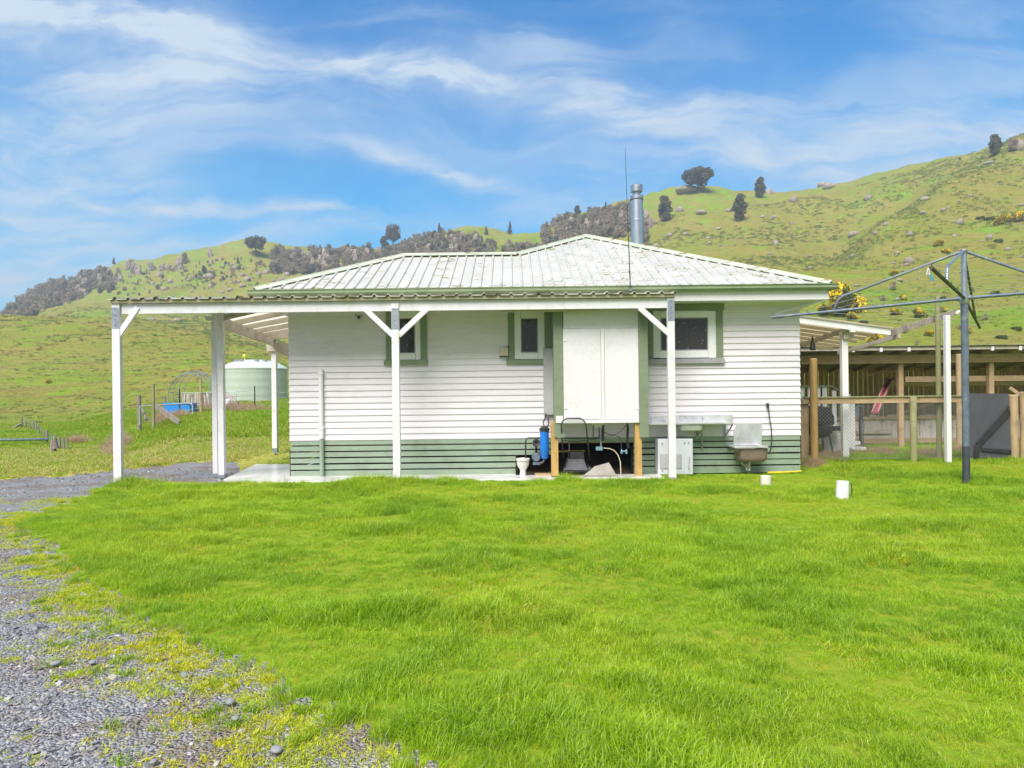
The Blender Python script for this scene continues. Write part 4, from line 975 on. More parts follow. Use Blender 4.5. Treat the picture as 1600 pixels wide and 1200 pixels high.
# mower
f = thing('lawn_mower', 'dusty black lawn mower with a looped handle under the cupboard', 'mower', P_(901, 742, 12.1))
Yl = 11.9
m_ = MB(); m_.tube([P_(880.5, 716, 12.35), P_(878.5, 690, 12.05), P_(877.2, 664, Yl), P_(879.5, 658, Yl), P_(886, 653.6, Yl), P_(907, 653.6, Yl), P_(913, 658, Yl), P_(916, 664, Yl), P_(918.5, 690, 12.05), P_(921.5, 718, 12.35)], .0125, 8); m_.build('handle', M['black'], f, smooth=True)
m_ = MB(); a, b, c_, d_ = P_(883, 735, 12.1), P_(919, 735, 12.1), P_(913, 717, 12.25), P_(888, 717, 12.25)
m_.prism([a, b, c_, d_], (0, .30, 0)); m_.build('grass_catcher', mat('dusty_black_plastic', (.05, .05, .06), (.09, .09, .10), 5, .6, .3, dirt=(.2, .19, .18), dscale=6, damt=.4), f, .012)
m_ = MB(); m_.pbox(891, 707, 913, 717, 12.28, .3); m_.build('flap', M['black'], f, .01)
m_ = MB(); m_.pbox(884, 735.4, 919, 738, 12.12, .55); m_.build('deck', M['black'], f, .01)
for x_, y_ in ((883, 12.2), (921, 12.2), (886, 12.62), (919, 12.62)):
    q = P_(x_, 736, y_); m_ = MB(); m_.tube([(q.x-.022, y_, .115), (q.x+.022, y_, .115)], .085, 18); wo = m_.build('wheel', M['black'], f, smooth=True)
    m_ = MB(); m_.tube([(q.x-.025, y_, .115), (q.x+.025, y_, .115)], .04, 12); m_.build('hub', M['vent'], wo)
# waste trap and pipes under the cupboard
f = thing('waste_plumbing', 'white waste outlet with a black trap hanging under the cupboard doors', 'plumbing', P_(936, 665, 12.2))
m_ = MB(); m_.pbox(925, 661.2, 944, 664, 12.15, .2); m_.pbox(929, 664, 941, 668, 12.18, .14); m_.build('outlet', M['porcelain'], f, .004)
m_ = MB(); m_.tube([P_(942, 663, 12.22), P_(942.3, 685, 12.22), P_(941.5, 689, 12.22)], [.026, .028, .02], 12); m_.build('trap', M['black'], f, smooth=True)
m_ = MB(); m_.tube([P_(927, 662, 12.25), P_(927, 683, 12.25)], .008, 6); m_.tube([P_(881, 684.5, 12.3), P_(925, 684.5, 12.3), P_(937, 684, 12.3)], .014, 8); m_.tube([P_(936.5, 666, 12.22), P_(936.5, 684, 12.25)], .010, 6)
m_.tube([P_(880, 688, 12.28), P_(896, 690, 12.28), P_(912, 688.5, 12.28), P_(928, 686.5, 12.28), P_(939, 684, 12.28)], .007, 6); m_.build('pipe', M['black'], f, smooth=True)
m_ = MB(); m_.tube([P_(939, 680, 12.25), P_(939.3, 700, 12.25)], .014, 8); m_.build('riser', M['galv'], f, smooth=True)
f = thing('blue_grey_tap_box', 'small grey blue valve box on a riser in the dark gap', 'valve', P_(937, 705, 12.25))
m_ = MB(); m_.pbox(931.5, 698, 942, 704, 12.22, .08); m_.build('valve_body', M['bluetape'], f, .006)
m_ = MB(); m_.tube([P_(943, 700, 12.25), P_(953, 701, 12.25), P_(960, 704, 12.22), P_(966, 711, 12.2), P_(969.5, 722, 12.18), P_(970.5, 742, 12.15)], .009, 8); m_.build('hose', M['cream'], f, smooth=True)
f = thing('gas_valve', 'twin blue tipped valve on a dark drop pipe near the right post', 'valve', P_(980, 700, 12.25))
m_ = MB(); m_.tube([P_(980.5, 661, 12.25), P_(981, 668, 12.25), P_(980.5, 690, 12.25), P_(982, 700, 12.25)], [.014, .024, .020, .03], 10); m_.build('pipe', M['black'], f, smooth=True)
m_ = MB(); m_.tube([P_(971, 705, 12.22), P_(979, 705, 12.22)], .016, 8)
for x_ in (971.5, 979): m_.lathe([(.018, -.04), (.022, 0), (.012, .04)], 10, tuple(P_(x_, 705.5, 12.22)))
m_.build('valve_body', M['bluetape'], f, smooth=True)
m_ = MB(); m_.tube([P_(944, 675, 12.24), P_(952, 679, 12.24), P_(962, 680, 12.24), P_(969, 684, 12.24), P_(971, 690, 12.24), P_(971, 702, 12.24)], .007, 6); m_.tube([P_(946, 682, 12.26), P_(960, 680, 12.26), P_(970, 674, 12.26), P_(979, 664, 12.26)], .006, 6); m_.build('cable', M['darkpipe'], f, smooth=True)
f = one(MB().tube([P_(872, 705.3, 12.75), P_(914, 704.6, 12.75)], .017, 8), 'plastic_pipe', M['ypipe'], 'ochre yellow pipe running level in the dark under the house', 'pipe', P_(893, 705, 12.75), smooth=True)
one(MB().tube([P_(889.5, 692, 12.7), P_(889.5, 716, 12.7)], .014, 8), 'pipe_stub', M['galv'], 'short upright metal pipe behind the mower handle', 'pipe', P_(889.5, 716, 12.7), smooth=True)
m_ = MB(); m_.prism([P_(912, 743.5, 12.0), P_(964, 743.5, 12.0), P_(952, 723, 12.2), P_(938, 727, 12.2), P_(930, 729, 12.18)], (0, .07, 0)); one(m_, 'broken_concrete_slab', M['conc2'], 'jagged grey concrete piece leaning by the mower', 'concrete slab', P_(940, 743, 12.1), .006)
m_ = MB(); m_.pbox(836, 740.5, 861, 743.5, 12.2, .2); one(m_, 'offcut_board', M['timber'], 'flat timber offcut lying on the earth beside the toilet pan', 'board', P_(848, 743, 12.2), .004)
# cabinet
f = thing('metal_cabinet', 'white metal cabinet with a grey vent standing against the slats', 'cabinet', P_(1055, 742, 12.3))
m_ = MB(); m_.pbox(1028.5, 686, 1083, 741.5, 12.22, .26); m_.build('case', mat('white_metal_case', (.66, .68, .74), (.62, .64, .69), 3, .4, .04, dirt=(.5, .48, .42), dscale=4, damt=.25), f, .008)
m_ = MB(); m_.pbox(1031.5, 710, 1065, 732.5, 12.212, .006); m_.build('vent_panel', M['vent'], f)
m_ = MB()
for k in range(13): m_.pbox(1032.2, 711+k*1.65, 1064.3, 711.7+k*1.65, 12.206, .005)
m_.build('louvre', M['whitepaint'], f)
m_ = MB()
for x_, y_ in ((1070, 692), (1076.5, 692), (1035, 693), (1077, 733), (1035, 735)): m_.tube([P_(x_, y_, 12.205), P_(x_, y_, 12.225)], .010, 8)
m_.bar(P_(1077.5, 714, 12.21), P_(1076.5, 732, 12.21), .004, .006); m_.each('screw', M['darkpipe'], f)
# outdoor bench with sink
f = thing('sink_bench', 'long stainless bench with a splashback and sink bolted to the boards', 'sink', P_(1080, 663, 12.2))
Yb = 12.14
m_ = MB(); m_.pbox(1013.5, 660.5, 1144.5, 663.2, Yb, YW-Yb-.03)
m_.build('bench_top', M['steel'], f, .003)
m_ = MB(); m_.pbox(1013.5, 649, 1097.5, 660.4, YW-.052, .02); m_.pbox(1098.8, 648, 1145, 660.4, YW-.056, .024); m_.each('splashback', M['steel'], f, .003)
c = P_(1078.5, 667, 12.3); hw = 18.5/F*12.3
m_ = MB(); ring = []
for zz, s_ in ((P_(1078, 663.3, 12.3).z, 1.0), (P_(1078, 668, 12.3).z, .99), (P_(1078, 671.8, 12.3).z, .93), (P_(1078, 673, 12.3).z, .8)):
    ring.append([(c.x+hw*s_*np.sign(math.cos(a))*abs(math.cos(a))**.45, 12.32+.155*s_*np.sign(math.sin(a))*abs(math.sin(a))**.45, zz) for a in np.linspace(0, 2*math.pi, 33)[:-1]])
V_ = [q for rg in ring for q in rg]; m_.add(V_, [(i*32+k, i*32+(k+1) % 32, (i+1)*32+(k+1) % 32, (i+1)*32+k) for i in range(3) for k in range(32)]+[tuple(range(96, 128))]); m_.build('basin', M['steel'], f, smooth=True)
for x_ in (1096, 1141):
    m_ = MB(); a = P_(x_+4, 663.5, Yb+.04); a2 = P_(x_+2.5, 682, 12.5); m_.bar(a, (a.x-.03, YW-.03, a2.z), .028, .006, (0, 1, 0)); m_.bar((a.x-.03, YW-.04, a.z), (a.x-.03, YW-.04, a2.z-.05), .028, .008, (0, 1, 0)); m_.build('bracket', M['galv'], f)
m_ = MB(); m_.tube([P_(1086, 672, 12.3), P_(1086.5, 678, 12.32)], .012, 8); m_.tube([P_(1096.5, 664, 12.35), P_(1097, 701, 12.5)], .016, 8); m_.build('drain_pipe', M['galv'], f, smooth=True)
# laundry tub
f = thing('laundry_tub', 'deep brown stained tub with a tall steel splashback', 'laundry tub', P_(1173, 700, 12.2))
m_ = MB(); q_ = [P_(1146.5, 698, YW-.05), P_(1190.5, 698, YW-.05), P_(1190.5, 661, YW-.05), P_(1152, 661, YW-.05), P_(1146.5, 672, YW-.05)]; m_.prism(q_, (0, .025, 0)); m_.build('splashback', M['steel'], f, .003)
ring = []; c = P_(1173.5, 705, 12.28); hw = 23/F*12.28
for py, s_ in ((700.2, 1.0), (706, .99), (714, .96), (718, .90), (720.5, .74)):
    ring.append([(c.x+hw*s_*np.sign(math.cos(a))*abs(math.cos(a))**.35, 12.29+.19*s_*np.sign(math.sin(a))*abs(math.sin(a))**.35, P_(1173, py, 12.28).z) for a in np.linspace(0, 2*math.pi, 41)[:-1]])
m_ = MB(); V_ = [q for rg in ring for q in rg]; m_.add(V_, [(i*40+k, i*40+(k+1) % 40, (i+1)*40+(k+1) % 40, (i+1)*40+k) for i in range(4) for k in range(40)]+[tuple(range(160, 200))]); m_.build('basin', M['rusty'], f, smooth=True)
m_ = MB(); x0, x1 = P_(1147, 698, 12.1).x, P_(1199.5, 698, 12.1).x; zt_ = P_(1173, 697.2, 12.1).z; zb_ = P_(1173, 699.8, 12.1).z
m_.box(x0, x1, 12.06, 12.12, zb_, zt_); m_.box(x0, x1, 12.47, 12.52, zb_, zt_); m_.box(x0, x0+.05, 12.12, 12.47, zb_, zt_); m_.box(x1-.10, x1, 12.12, 12.47, zb_, zt_); m_.build('rim', M['steel'], f, .003)
m_ = MB(); m_.tube([P_(1160, 721, 12.3), P_(1160, 725, 12.3), P_(1164, 727.5, 12.3), P_(1168, 726, 12.3)], .022, 10); m_.tube([P_(1171, 720, 12.3), P_(1171, 731, 12.3), P_(1167, 734, 12.3), P_(1166.5, 729, 12.3)], .022, 10); m_.tube([P_(1170, 728, 12.3), P_(1170.5, 735, 12.32)], .025, 10); m_.build('waste_trap', M['porcelain'], f, smooth=True)
# cable
m_ = MB(); m_.tube([P_(1200.5, 630, 12.5), P_(1201, 640, 12.48), P_(1203, 656, 12.47), P_(1205.5, 670, 12.47), P_(1206, 690, 12.45), P_(1204.5, 702, 12.45), P_(1201.5, 710, 12.46)], .010, 8); m_.pbox(1199, 630, 1202, 637, 12.46, .06)
one(m_, 'washing_hose', M['black'], 'black hose hooked on the white boards beside the tub', 'hose', P_(1201, 630, 12.5), smooth=True)
m_ = MB(); m_.tube([P_(1199, 738.6, 12.3), P_(1225, 738.0, 12.33), P_(1252, 736.4, 12.4)], .018, 8); one(m_, 'yellow_pipe', M['yellow'], 'bright yellow pipe lying in the grass at the house corner', 'pipe', P_(1225, 738, 12.35), smooth=True)
# stubs in the lawn
q = G(1197, 760); q.z = 0; m_ = MB(); m_.lathe([(8.0/F*q.y, -.02), (8.2/F*q.y, .165), (7.0/F*q.y, .168)], 20, tuple(q)); one(m_, 'drain_riser', M['cream'] if False else mat('offwhite_pipe', (.74, .72, .66), (.66, .64, .56), 4, .5, .05), 'short off-white pipe stub in the lawn in front of the tub', 'pipe stub', q, smooth=True)
q = G(1317, 779); q.z = 0; f = thing('pipe_stub', 'taller white pipe stub with a dark streak leaning in the open lawn', 'pipe stub', q)
m_ = MB(); rr_ = 9.6/F*q.y; m_.tube([q+Vector((-.01, 0, -.02)), q+Vector((.0, 0, .12)), q+Vector((.01, .01, .245))], [rr_, rr_, rr_*.96], 20); m_.build('pipe', M['whitepaint'], f, smooth=True)
m_ = MB(); m_.tube([q+Vector((.10, -.045, .06)), q+Vector((.105, -.05, .14)), q+Vector((.085, -.06, .22))], .006, 5); m_.build('rust_streak', M['brown'], f)
# ================================================================== CLOTHES LINE
base = G(1509, 757); hub = P_(1507, 466, base.y); YC = base.y
cl_ = thing('rotary_clothes_line', 'tall rotary clothes line on a blue grey steel post in the lawn', 'clothes line', (hub.x, YC, 0))
topz = P_(1503, 392, YC).z; hx = hub.x
m_ = MB(); m_.tube([(hx, YC, .60), (hx, YC, hub.z-.03)], .052, 16); m_.build('post', M['pipe'], cl_, smooth=True)
m_ = MB(); m_.tube([(hx, YC, -.05), (hx, YC, .598)], .054, 16); m_.build('ground_sleeve', M['darkpipe'], cl_, smooth=True)
m_ = MB(); m_.tube([(hx, YC, hub.z+.04), (hx, YC, topz)], .040, 16); m_.build('inner_mast', M['galv'], cl_, smooth=True)
m_ = MB(); m_.lathe([(.06, -.09), (.075, -.05), (.075, .045), (.05, .06)], 16, (hx, YC, hub.z))
for a in range(4): m_.tube([(hx, YC, hub.z), (hx+.11*math.cos(a*1.57+.6), YC+.11*math.sin(a*1.57+.6), hub.z)], .035, 10)
m_.build('hub', M['galv'], cl_, smooth=True)
m_ = MB(); m_.lathe([(.045, -.03), (.055, 0), (.04, .02)], 12, (hx, YC, topz)); m_.build('top_cap', M['galv'], cl_, smooth=True)
hubv = Vector((hx, YC, hub.z))
E1 = P_(1206, 496, 11.9); E3 = Vector((0, 0, 0)); dL = (E1-hubv)
E2 = P_(1700, 450, 9.9); 
N_ = P_(1455, 418, 8.3); Fv = P_(1531, 512, 13.7)
def along(a, b, k): return a+(b-a)*k
arms = [(E1, 'pipe'), (E2, 'pipe'), (N_, 'mosspipe'), (Fv, 'mosspipe')]
ends = []
for e_, mm in arms:
    m_ = MB(); m_.tube([hubv+(e_-hubv)*.02, e_], .026 if mm == 'pipe' else .024, 10)
    for k in (.25, .45, .63, .80, .985): q = along(hubv, e_, k); m_.tube([q, q+Vector((0, 0, .06))], .006, 5)
    m_.build('arm', M[mm], cl_, smooth=True); ends.append(e_)
T_ = Vector((hx, YC, topz))
for (e_, k, mm, kink) in ((E1, .655, 'pipe', 1), (E2, .66, 'pipe', 1), (N_, .60, 'galv', 1), (Fv, .70, 'mosspipe', 0)):
    q = along(hubv, e_, k); m_ = MB(); d_ = (T_-q)
    if kink: w1 = q+Vector((0, 0, .22))+(Vector((hx, YC, q.z))-q)*.045; m_.tube([q, q+(w1-q)*.8, w1+(T_-w1)*.03, T_], .020, 8)
    else: m_.tube([q, T_], .018, 8)
    m_.build('stay', M[mm], cl_, smooth=True)
m_ = MB()
for k in (.25, .45, .63, .80, .985):
    pts = [along(hubv, e_, k)+Vector((0, 0, .05)) for e_ in (E1, N_, E2, Fv)]
    for i in range(4):
        a, b = pts[i], pts[(i+1) % 4]; m_.tube([a, (a+b)/2+Vector((0, 0, -.035)), b], .0032, 4)
m_.build('line', M['line'], cl_)
pa = along(hubv, N_, .80)+Vector((0, 0, .05)); pb = along(hubv, E1, .80)+Vector((0, 0, .05)); 
for px_, mm, tl, lb in ((1451, 'whitepaint', -.03, 'white clothes peg on the line just above the blue one'), (1454, 'cyan', .10, 'blue clothes peg clipped on the line below the white one')):
    y_ = 8.75; q = P_(px_, 424 if mm == 'whitepaint' else 434, y_)
    pg = thing('clothes_peg', lb, 'peg', q)
    for s_ in (-1, 1):
        m_ = MB(); m_.bar(q+Vector((s_*.006-.0, 0, .04)), q+Vector((s_*.016+tl*.3, 0, -.045)), .010, .012, (0, 1, 0)); m_.build('jaw', M[mm], pg, .002)
    m_ = MB(); m_.tube([q+Vector((-.012, 0, .01)), q+Vector((.012, 0, .01))], .008, 6); m_.build('spring', M['galv'], pg)
# ================================================================== RIGHT SIDE: FENCE, SHED, LEAN-TO
Yf = 14.35
fe = thing('timber_fence', 'weathered timber and chain-link fence between the house and the yard', 'fence', (7.2, Yf, 0))
def gz(px, Y): return tz((px-800)/F*Y, Y)
rl = MB(); 
for a, b in ((1254, 1436), (1436.5, 1590)):
    q0, q1 = P_(a, 622, Yf), P_(b, 622, Yf); zc = P_(1430, 622, Yf).z
    rl = MB(); rl.box(q0.x, q1.x, Yf, Yf+.045, zc-.10, zc+.02); rl.build('top_rail', M['timberx'], fe, .004)
q0, q1 = P_(1256, 622, Yf), P_(1589, 622, Yf); rl = MB(); rl.box(q0.x, q1.x, Yf-.03, Yf+.08, zc+.024, zc+.052); rl.build('capping', M['moss_timber'], fe, .004)
for px0, px1, dy, top, mm, nm in ((1251, 1264, .05, 622, 'timber', 'post'), (1266, 1277.5, -.10, 560, 'orange', 'post'), (1422, 1432, -.09, 620, 'moss_timber', 'post'), (1577, 1590, -.10, 617, 'timber', 'post'), (1594, 1606, -.10, 612, 'timber', 'post')):
    q = P_((px0+px1)/2, 620, Yf+dy); hw = (px1-px0)/2/F*(Yf+dy); zt_ = P_((px0+px1)/2, top, Yf+dy).z; m_ = MB()
    if dy > 0: m_.box(q.x-hw, q.x+hw, Yf+dy, Yf+dy+.12, -.05, zt_-.03)
    else: m_.lathe([(hw*1.04, -.05), (hw, .3), (hw*.97, zt_-.015), (hw*.8, zt_)], 14, (q.x, Yf+dy, 0))
    m_.build(nm, M[mm], fe, .004 if dy > 0 else 0, smooth=dy < 0)
m_ = MB(); x0, x1 = P_(1266, 680, Yf).x, P_(1512, 680, Yf).x; z0, z1 = .06, zc-.06; h = z1-z0; st_ = .075; yy = Yf+.02; x = x0-h
while x < x1:
    for s_ in (1, -1):
        a0, a1 = (x, x+h) if s_ == 1 else (x+h, x)
        p, q = Vector((a0, yy+s_*.003, z0)), Vector((a1, yy+s_*.003, z1))
        lo, hi = max(x0, min(p.x, q.x)), min(x1, max(p.x, q.x))
        if hi-lo > .02:
            k0, k1 = (lo-p.x)/(q.x-p.x), (hi-p.x)/(q.x-p.x); m_.tube([p+(q-p)*min(k0, k1), p+(q-p)*max(k0, k1)], .0026, 3)
    x += st_
m_.tube([(x0, yy, z0+.01), (x1, yy, z0+.01)], .004, 4); m_.tube([(x0, yy, z1), (x1, yy, z1)], .004, 4)
m_.build('chain_link', M['wire'], fe)
# loose poles
def pole(px, top, Y, wpx, mm, nm, label, cat, sq=False, lean=0):
    q = P_(px, top, Y); hw = wpx/2/F*Y; m_ = MB()
    x, y = unroll(px, 690); bx = (x-800)/F*Y
    if sq: m_.box(q.x-hw, q.x+hw, Y, Y+2*hw, -.05, q.z)
    else: m_.lathe([(hw*1.06, -.05), (hw*.98, q.z*.6), (hw*.92, q.z-.01), (hw*.7, q.z)], 12, (q.x, Y, 0))
    return one(m_, nm, M[mm], label, cat, (q.x, Y, 0), .004 if sq else 0, smooth=not sq)
pole(1465, 463, 14.5, 7.5, 'moss_timber', 'garden_pole', 'tall thin mossy round pole behind the fence beside the white post', 'pole')
pole(1498, 553, 16.9, 8.5, 'timber', 'yard_post', 'square brown post just left of the clothes line post behind the fence', 'post')
pole(1481.5, 492, 14.0, 7.2, 'whitepaint', 'white_post', 'slim white post carrying the end of the sloping plank', 'post', True)
f = thing('sloping_plank', 'weathered plank rising from the lean-to roof to the white post', 'plank', P_(1440, 505, 15.0))
m_ = MB(); A_, B_ = P_(1390, 521, 14.64), P_(1492, 488.5, 14.66); m_.bar(A_, B_, .05, .13); m_.build('plank', M['grey_timber'], f, .004)
m_ = MB(); m_.tube([P_(1494, 491, 14.66), P_(1499, 486, 14.66)], .035, 8); m_.build('end_cap', M['porcelain'], f)
# dark sheet gate
f = thing('dark_gate_panel', 'dark grey sheet panel with black braces leaning at the fence', 'gate panel', P_(1548, 715, 15.1))
m_ = MB(); m_.prism([P_(1512, 614.5, 14.17), P_(1512, 717, 14.17), P_(1581, 716, 14.17), P_(1575.5, 615, 14.17)][::-1], (0, .02, 0)); m_.build('sheet', M['panelgrey'], f, .002)
m_ = MB()
m_.prism([P_(1525, 692, 14.14), P_(1533, 698, 14.14), P_(1580, 648, 14.14), P_(1577, 632, 14.14)][::-1], (0, .026, 0)); m_.prism([P_(1523.5, 695, 14.14), P_(1533, 695, 14.136), P_(1529.5, 717, 14.14), P_(1521.5, 717, 14.14)][::-1], (0, .026, 0))
m_.prism([P_(1534, 699.5, 14.14), P_(1581, 702.5, 14.14), P_(1581, 710, 14.14), P_(1534, 705, 14.14)][::-1], (0, .026, 0)); m_.each('brace', M['black'], f, .01)
# pole shed
sh = thing('pole_shed', 'long open pole shed with brown plank walls and an iron roof', 'shed', (12, 19.5, 0))
Ys = 18.0; xL, xR = 6.6, 22.0; gh = .0
m_ = MB(); zc_ = P_(1411, 571, Ys).z; zd_ = P_(1411, 553, Ys).z; m_.box(xL, xR, Ys-.03, Ys+.06, zc_+.06, zd_-.02); m_.build('front_beam', M['timberx'], sh, .005)
for px in (1272, 1411, 1553, 1690):
    q = P_(px, 620, Ys); m_ = MB(); m_.box(q.x-.065, q.x+.065, Ys+.065, Ys+.19, -.05, zd_-.1); m_.build('post', M['orange'] if px == 1272 else M['timber'], sh, .005)
m_ = MB(); zsR = P_(1411, 541, Ys-.4).z
for k in range(22):
    x = P_(1321+k*42.5, 540, Ys).x
    if x < xR: m_.add([(x-.03, Ys-.36, zsR-.13), (x+.03, Ys-.36, zsR-.13), (x+.03, Ys-.36, zsR-.03), (x-.03, Ys-.36, zsR-.03), (x-.03, 20.75, zsR-.60), (x+.03, 20.75, zsR-.60), (x+.03, 20.75, zsR-.50), (x-.03, 20.75, zsR-.50)], [(0, 1, 2, 3), (7, 6, 5, 4), (0, 4, 5, 1), (1, 5, 6, 2), (2, 6, 7, 3), (3, 7, 4, 0)])
m_.each('rafter', M['timber'], sh)
m_ = MB()
for k in range(22):
    x = P_(1321+k*42.5, 540, Ys).x
    if x < xR: m_.box(x-.035, x+.035, Ys-.43, Ys-.402, zsR-.135, zsR-.03)
m_.each('rafter_end', M['whitewood'], sh)
m_ = MB(); ribbed(m_, xL-.3, xR, Ys-.46, 20.8, lambda x, y: zsR+.0-(y-Ys+.46)*.163, .076, .018, .036, .008); m_.build('iron_roof', M['shedroof'], sh)
m_ = MB(); m_.box(xL-.3, xR, Ys-.40, Ys-.387, zsR-.10, zsR-.03); m_.build('fascia', M['cream_timber'], sh)  # added pale strip, stands in for the lit roof underside between rafters
YBk = 20.4; r = random.Random(9); m_ = MB(); x = xL
while x < xR:
    w_ = r.uniform(.13, .17); top = .0+2.30+r.uniform(-.03, .02); m_.box(x, x+w_-.026, YBk+r.uniform(0, .02), YBk+.045, .55+r.uniform(-.05, .05), top); x += w_
m_.build('back_wall', M['shedboard'], sh)
m_ = MB(); x = xL
while x < xR:
    w_ = r.uniform(.14, .18); m_.box(x, x+w_-.010, YBk-1.1+r.uniform(0, .02), YBk-1.06, .12, .80+r.uniform(-.05, .03)); x += w_
m_.build('grey_paling_wall', M['palings'], sh)
m_ = MB(); m_.box(xL-.05, xL, Ys+.2, YBk, 0, 2.1); m_.box(xR, xR+.05, Ys, YBk, 0, 2.1); m_.each('end_wall', M['shedboard'], sh)
m_ = MB(); zr_ = P_(1500, 591.5, Ys+.1).z; q = P_(1418, 590, Ys+.1); m_.box(q.x, xR, Ys+.19, Ys+.235, zr_-.075, zr_+.07); m_.box(q.x, xR, Ys+1.2, Ys+1.25, 1.62, 1.78); m_.box(xL, xR, YBk-.05, YBk-.005, 1.22, 1.34); m_.box(xL, xR, YBk-1.15, YBk-1.11, .70, .78); m_.box(xL, xR, YBk-1.16, YBk-1.11, .02, .16); m_.each('rail', M['timberx'], sh, .004)
m_ = MB(); a, b = P_(1395, 650, Ys+1.5), P_(1470, 625, Ys+1.5); m_.bar(a, b, .05, .09); m_.bar(P_(1345, 588, Ys+.8), P_(1412, 578, Ys+.4), .04, .05); m_.bar(P_(1578, 606, Ys+.2), P_(1620, 636, Ys+.2), .05, .09); m_.each('brace', M['timberx'], sh)
for yy_, zz, lb in ((19.2, .30, 'upper pale board lying under the shed behind the chain-link'), (19.25, .16, 'lower pale board lying in the shed mud behind the chain-link')):
    q0, q1 = P_(1340, 660, yy_).x, P_(1394 if zz > .2 else 1400, 660, yy_).x; m_ = MB(); m_.box(q0, q1, yy_, yy_+.25, zz, zz+.08); one(m_, 'loose_board', M['cream_timber'], lb, 'board', (q0, yy_, zz), .004)
f = thing('red_ramp', 'faded red slide leaning inside the shed', 'slide', P_(1375, 647, 17.0))
m_ = MB(); a0, a1, b0, b1 = P_(1362, 646, 17.2), P_(1371, 646, 17.2), P_(1386, 592, 19.4), P_(1394, 592, 19.4)
m_.prism([a0, a1, b1, b0], (0, .03, 0)); m_.build('chute', M['pink'], f)
for q0, q1 in ((a0, b0), (a1, b1)): m_ = MB(); m_.bar(q0+Vector((0, -.03, .02)), q1+Vector((0, -.03, .02)), .035, .07); m_.build('side_rail', mat('pale_red_rail', (.55, .25, .26), None, 6, .6, .1), f)
# right lean-to on the house
lt_ = thing('porch_lean_to', 'cream lined porch roof on a white post beside the right house corner', 'veranda', (7, 15, 0))
Ya_ = 14.5; zA = P_(1250, 494.5, Ya_).z; zB = P_(1392, 513.5, Ya_).z; xA = P_(1250, 500, Ya_).x; xB = P_(1392, 514, Ya_).x; sl_ = (zB-zA)/(xB-xA); x0 = XE1-.3; z0 = zA+sl_*(x0-xA)
def zl(x): return zA+sl_*(x-xA)
bk = -.05
m_ = MB(); m_.prism([(x0, Ya_, zl(x0)), (x0, Ya_, zl(x0)-.14), (xB, Ya_, zB-.14), (xB, Ya_, zB)], (0, .04, 0)); m_.build('front_fascia', M['whitepaint'], lt_, .003)
m_ = MB(); m_.prism([(x0, Ya_-.04, zl(x0)+.025), (x0, Ya_-.04, zl(x0)+.004), (xB+.03, Ya_-.04, zB+.004), (xB+.03, Ya_-.04, zB+.025)], (0, .03, 0)); m_.build('roof_edge', M['cream_timber'], lt_)
Yr_ = 17.3; dz = -.0
m_ = MB(); V_ = [(x0, Ya_, zl(x0)), (xB, Ya_, zB), (xB+.12, Yr_, zB-.20), (x0, Yr_, zl(x0)-.20)]; m_.prism(V_, (0, 0, .015)); m_.build('roof_sheet', sheet, lt_)
m_ = MB(); 
for k in range(7):
    y = Ya_+.25+k*.42; zz = -.20*(y-Ya_)/(Yr_-Ya_)-.004; m_.prism([(x0, y, zl(x0)+zz), (x0, y, zl(x0)+zz-.07), (xB+.03*k*.4, y, zB+zz-.07), (xB+.03*k*.4, y, zB+zz)], (0, .04, 0))
m_.each('purlin', M['underroof'], lt_)
m_ = MB()
for xx in (5.9, 7.15, 8.25): m_.add([(xx, Ya_+.05, zl(xx)-.075), (xx+.045, Ya_+.05, zl(xx)-.075), (xx+.045, Ya_+.05, zl(xx)-.17), (xx, Ya_+.05, zl(xx)-.17), (xx, Yr_, zl(xx)-.275), (xx+.045, Yr_, zl(xx)-.275), (xx+.045, Yr_, zl(xx)-.37), (xx, Yr_, zl(xx)-.37)], [(0, 1, 2, 3), (7, 6, 5, 4), (0, 4, 5, 1), (1, 5, 6, 2), (2, 6, 7, 3), (3, 7, 4, 0)])
m_.each('rafter', M['cream_timber'], lt_)
q = P_(1321.5, 600, 14.7); m_ = MB(); m_.box(q.x-.065, q.x+.065, 14.7, 14.82, .0, zl(q.x)-.16); m_.build('post', M['whitepaint'], lt_, .005)
m_ = MB(); m_.box(q.x-.06, q.x+.16, 14.63, 14.7, zl(q.x)-.32, zl(q.x)-.145); m_.build('post_head', M['cream_timber'], lt_, .004)
m_ = MB(); m_.pbox(1329.5, 511, 1337, 519, 14.46, .05); m_.build('bracket_block', M['whitepaint'], lt_, .003)
m_ = MB(); q = P_(1270, 540, 14.9); m_.lathe([(.05, -.10), (.065, -.08), (.045, .05), (.03, .1)], 12, tuple(q)); m_.tube([q+Vector((0, 0, .08)), q+Vector((0, 0, .20))], .02, 6); one(m_, 'porch_lamp', M['black'], 'black lamp hanging under the porch roof by the house corner', 'lamp', q, smooth=True)
